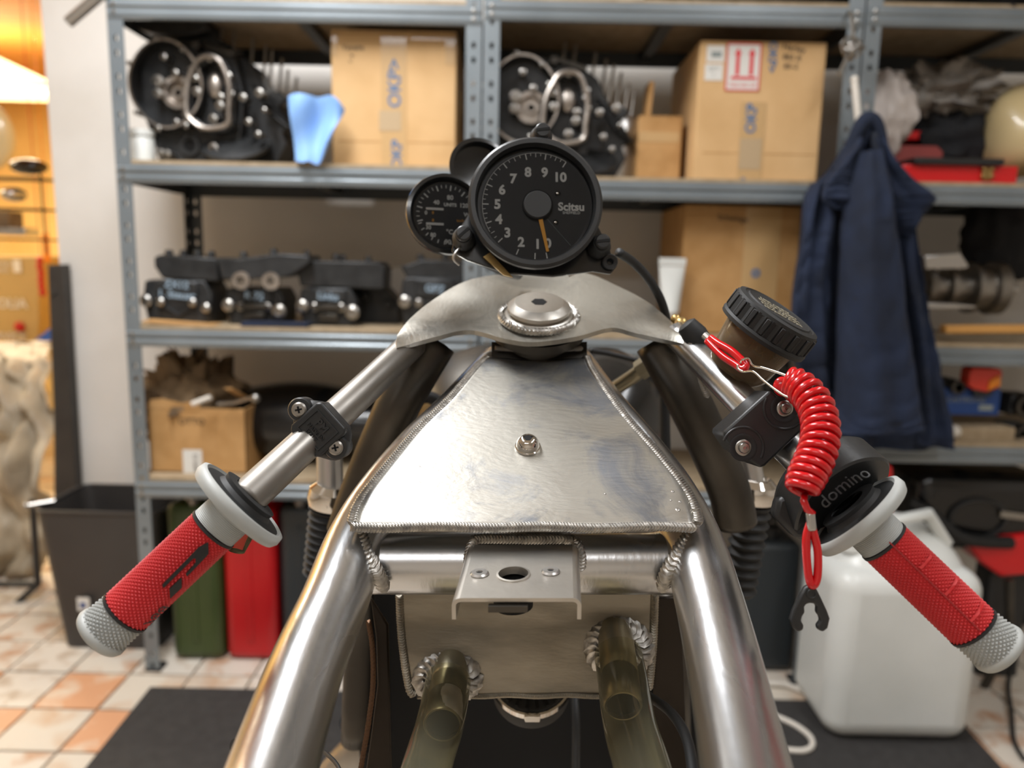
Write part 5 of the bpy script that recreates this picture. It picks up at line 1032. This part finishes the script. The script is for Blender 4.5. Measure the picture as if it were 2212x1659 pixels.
# ---- right clamp
f = cf(1647, 925, .545)
rc = part(MB().prism([(x - f.ox, f.oy - y) for x, y in [(1660, 842), (1736, 905), (1734, 926), (1650, 1006), (1640, 1010), (1584, 975), (1559, 938), (1562, 930)]], -90, 10, f.M), 'master_cylinder_clamp', M['black'], bevel=.002, bseg=3, label='right black clamp with two round bolts')
for x, y in ((1691, 882), (1602, 966)):
    sub(MB().lathe([(0, 10.3), (30, 10.3), (30, 11.2), (26, 12), (22, 10.6), (0, 10.6)], f.at(x, y), 32), rc, 'bolt_recess', M['rubber'])
    q = sub(MB().lathe([(0, 10), (17, 10), (17.5, 13), (15, 14.5), (12, 14.5), (12, 20), (10, 23), (4, 24), (3, 22), (0, 22)], f.at(x, y), 32), rc, 'round_bolt', M['chrome'] if 0 else M['bolt'], smooth=40)
for x, y, a0_ in ((1691, 882, 150), (1602, 966, -30)): sub(MB().torus(f.at(x, y, 10), 44, 3, 24, 8, 1, a0_, a0_ + 190), rc, 'recess_edge', M['black'])
# ---- throttle housing
HA = P(1795, 1056, .535); HBd = (P(1852, 1112, .509) - P(1720, 982, .555)).normalized()
hm = axisM(HA, HBd, CR @ Vector((.7, .7, .1)))
def hous(u, v):
    a = v * 2 * math.pi; rr = .0372 * (1 + .07 * max(0, math.cos(2 * (a))) ** 3); prof = [(.001, -.015), (.93, -.015), (1, -.011), (1, .011), (.96, .0125), (.001, .0125)]
    k = u * 5; i = min(int(k), 4); t_ = k - i; s_, z_ = [x + (y - x) * t_ for x, y in zip(prof[i], prof[i + 1])]
    return hm @ Vector((rr * s_ * math.cos(a), rr * s_ * math.sin(a), z_))
th = part(MB().grid(hous, 20, 72, cv=True), 'throttle_housing', M['black'], smooth=30)
def hang(px, py):
    inv = hm.inverted(); o_ = inv @ CAM; d_ = inv.to_3x3() @ ray(px, py); r = .0380; A_ = d_.x ** 2 + d_.y ** 2; B_ = 2 * (o_.x * d_.x + o_.y * d_.y); C_ = o_.x ** 2 + o_.y ** 2 - r * r; D_ = max(0, B_ * B_ - 4 * A_ * C_); h_ = o_ + d_ * ((-B_ - math.sqrt(D_)) / (2 * A_)); return math.atan2(h_.y, h_.x), h_.z
a_, z_ = hang(1822, 1048)
tt = MB().text('domino', .0125, I4, .0005, bold=0); b = MB(); b.add([hm @ Vector(((.0374 + v[2]) * math.cos(a_ + -s * v[0] / .038), (.0374 + v[2]) * math.sin(a_ + -s * v[0] / .038), z_ - v[1])) for v in tt.v for s in (1,)], tt.f); dt = sub(b, th, 'embossed_name', M['black'], smooth=0)
f = cf(1808, 983, .52); sc2 = sub(MB().lathe([(0, -20), (13, -20), (13, 2), (7, 2), (6, -6), (0, -6)], f.M, 24), th, 'socket_screw', M['gloss_blk']); sub(MB().cyl(f.M, 6, -6, -5, 6), th, 'screw_socket', M['void'])
sub(MB().prism([(x - f.ox, f.oy - y) for x, y in [(1688, 1080), (1735, 1060), (1760, 1165), (1728, 1168), (1680, 1118)]], -60, -18, f.M), th, 'cable_port', M['black'], bevel=.003)
# ---- brake fluid reservoir
ax = (CR @ Vector((.50, .80, .42))).normalized(); c_ = P(1682, 674, .60); rm = axisM(c_, ax, CR @ Vector((1, 0, 0)))
rs = part(MB().lathe([(0, -.058), (.022, -.058), (.026, -.052), (.0300, -.02), (.0300, -.012), (0, -.012)], rm, 40), 'fluid_reservoir', M['fluid'], smooth=50)
n = 36; b = MB()
o_ = [((.0362 if k % 2 else .0350) * math.cos(2 * math.pi * k / (2 * n)), (.0362 if k % 2 else .0350) * math.sin(2 * math.pi * k / (2 * n))) for k in range(2 * n)]
b.prism(o_, -.0165, -.002, rm); b.lathe([(0, -.021), (.0370, -.021), (.0375, -.018), (.0365, -.0160), (.030, -.015)], rm, 60); b.lathe([(.0, -.003), (.0356, -.003), (.0350, 0), (.031, .0012), (.030, .0004), (.028, .0004), (.0272, .0016), (.0255, .0008), (0, .0006)], rm, 60)
rcap = sub(b, rs, 'screw_cap', M['rubber'], smooth=30)
for k in range(18): a = 2 * math.pi * k / 18; sub(MB().box(rm @ RZ(math.degrees(a)) @ T((.0362, 0, -.009)), .0018, .0036, .013), rs, 'cap_rib', M['rubber'], bevel=.0004, bseg=1)
b = MB()
for k, (s_, yy) in enumerate((('USE ONLY', .0105), ('BRAKE FLUID', .0035), ('DOT 4 FROM', -.0035), ('SEALED CAN', -.0105))): b.text(s_, .0062, rm @ T((0, yy, .0009)), .0002, bold=.0002)
sub(b, rs, 'cap_lettering', M['gold'], smooth=0)
sub(MB().lathe([(0, -.056), (.020, -.056), (.0245, -.05), (.026, -.032), (0, -.032)], rm, 36), rs, 'fluid', mat('brake_fluid', '#5a2018', .3))
bwm = axisM(rm @ Vector((0, 0, -.034)), ax, CR @ Vector((0, 0, 1)))
tt = MB().text('MAX  MIN', .0085, I4, .0002); b = MB(); b.add([rm @ Vector((.0282 * math.cos(-1.6 + v[0] / .028), .0282 * math.sin(-1.6 + v[0] / .028), -.028 + v[1])) for v in tt.v], tt.f); sub(b, rs, 'level_marks', M['gold'], smooth=0)
part(MB().tube([rm @ Vector((0, 0, -.056)), rm @ Vector((0, 0, -.075)), P(1640, 880, .60)], .008, 14), 'reservoir_outlet', M['rubber'])
part(MB().lathe([(0, -.012), (.009, -.012), (.011, 0), (.009, .012), (.005, .014), (0, .014)], axisM(P(1502, 725, .66), CR @ Vector((-.6, .7, 0))), 20), 'bar_end_plug', M['rubber'])
b = MB(); b.sphere(T(P(1472, 700, .69)), .0065); b.sphere(T(P(1460, 690, .70)), .005); part(b, 'cable_nipple', M['brass'])
part(MB().tube([P(510, 1190, .53), P(522, 1150, .53), P(520, 1120, .52)], [.006, .009, .007], 14), 'lever_pivot', M['hose'])

# ============================================================ kill switch lanyard
ln = thing('safety_lanyard', P(1745, 1350, .5), 'red coiled kill switch lanyard with black key hanging from the right handlebar', 'lanyard')
ctr = spl([(1700, 822, .53), (1724, 834, .525), (1750, 858, .515), (1767, 892, .505), (1773, 930, .495), (1768, 968, .486), (1755, 1003, .480), (1741, 1033, .476), (1731, 1058, .474)], 12)
cp = [P(*q) for q in ctr]; N_ = len(cp); turns = 16.3; hp = []; st = 18
L_ = int(turns * st); vw = CR @ Vector((0, 0, 1))
for k in range(L_ + 1):
    u = k / L_ * (N_ - 1); i = min(int(u), N_ - 2); c_ = cp[i].lerp(cp[i + 1], u - i); t_ = (cp[min(i + 1, N_ - 1)] - cp[max(i - 1, 0)]).normalized()
    s_ = t_.cross(vw).normalized(); a = 2 * math.pi * k / st + .6; w_ = t_.cross(s_); e = k / L_; rr = .0100 * (1 - .25 * abs(2 * e - 1) ** 6) 
    hp.append(c_ + s_ * rr * math.cos(a) + w_ * rr * math.sin(a))
last = hp[-1]
MB().tube(hp, .00262, 10).build('coil', M['red_coil'], ln, smooth=180)
MB().tube([last, P(1736, 1082, .472), P(1743, 1100, .474), P(1754, 1108, .476), P(1750, 1122, .477)], .0023, 10).build('cord_end', M['red_coil'], ln, smooth=180)
MB().tube([P(x, y, .478) for x, y in spl([(1750, 1130), (1742, 1160), (1742, 1200), (1746, 1240), (1752, 1262), (1760, 1262), (1766, 1240), (1766, 1190), (1757, 1150), (1752, 1130)], 6)], .0026, 10).build('cord_loop', M['red_coil'], ln, smooth=180)
MB().box(cf(1752, 1122, .476).at(1752, 1126, 0, RZ(6)), 19, 42, 16).build('crimp_ferrule', M['silver'], ln, bevel=.0015)
f = cf(1749, 1310, .480)
ko = [(1737, 1268), (1749, 1262), (1761, 1268), (1772, 1290), (1785, 1318), (1791, 1335), (1786, 1356), (1776, 1364), (1765, 1359), (1763, 1350), (1771, 1340), (1768, 1330), (1762, 1322), (1763, 1308), (1757, 1303), (1748, 1302), (1740, 1304), (1736, 1310), (1737, 1322), (1731, 1330), (1728, 1340), (1735, 1350), (1733, 1360), (1722, 1364), (1712, 1356), (1706, 1338), (1712, 1318), (1724, 1292)]
ky = MB().prism([(x - f.ox, f.oy - y) for x, y in ko], -10, 6, f.M).build('key', M['black'], ln, bevel=.0012, bseg=3)
MB().torus(f.at(1751, 1281, 6), 9, 2, 24, 8).build('key_eye', M['black'], ky)
sl = MB(); sl.tube([P(x, y, z_) for x, y, z_ in spl([(1528, 736, .60), (1560, 768, .585), (1590, 788, .575), (1604, 797, .57), (1611, 790, .57), (1604, 780, .572), (1580, 758, .58), (1552, 742, .59), (1536, 730, .60)], 6)], .0030, 10); sl.build('cord_strap', M['red_coil'], ln, smooth=180)
MB().tube([P(1522, 724, .605), P(1538, 738, .60)], .0032, 10).build('cord_ferrule', M['silver'], ln)
MB().tube([P(x, y, z_) for x, y, z_ in spl([(1712, 828, .525), (1706, 816, .525), (1690, 808, .53), (1650, 795, .545), (1628, 790, .555), (1618, 775, .565), (1603, 778, .57), (1600, 785, .57)], 6)], .0010, 8).build('spring_clip', M['chrome'], ln, smooth=180)
MB().tube([P(x, y, z_) for x, y, z_ in spl([(1718, 840, .52), (1714, 852, .52), (1703, 858, .52), (1680, 845, .53), (1650, 822, .545), (1628, 803, .555), (1606, 803, .565), (1594, 795, .57), (1594, 788, .57)], 6)], .0010, 8).build('spring_clip', M['chrome'], ln, smooth=180)
MB().sphere(cf(1690, 835, .54).M, 20, 22, 14).build('coil_knot', M['red_coil'], ln)
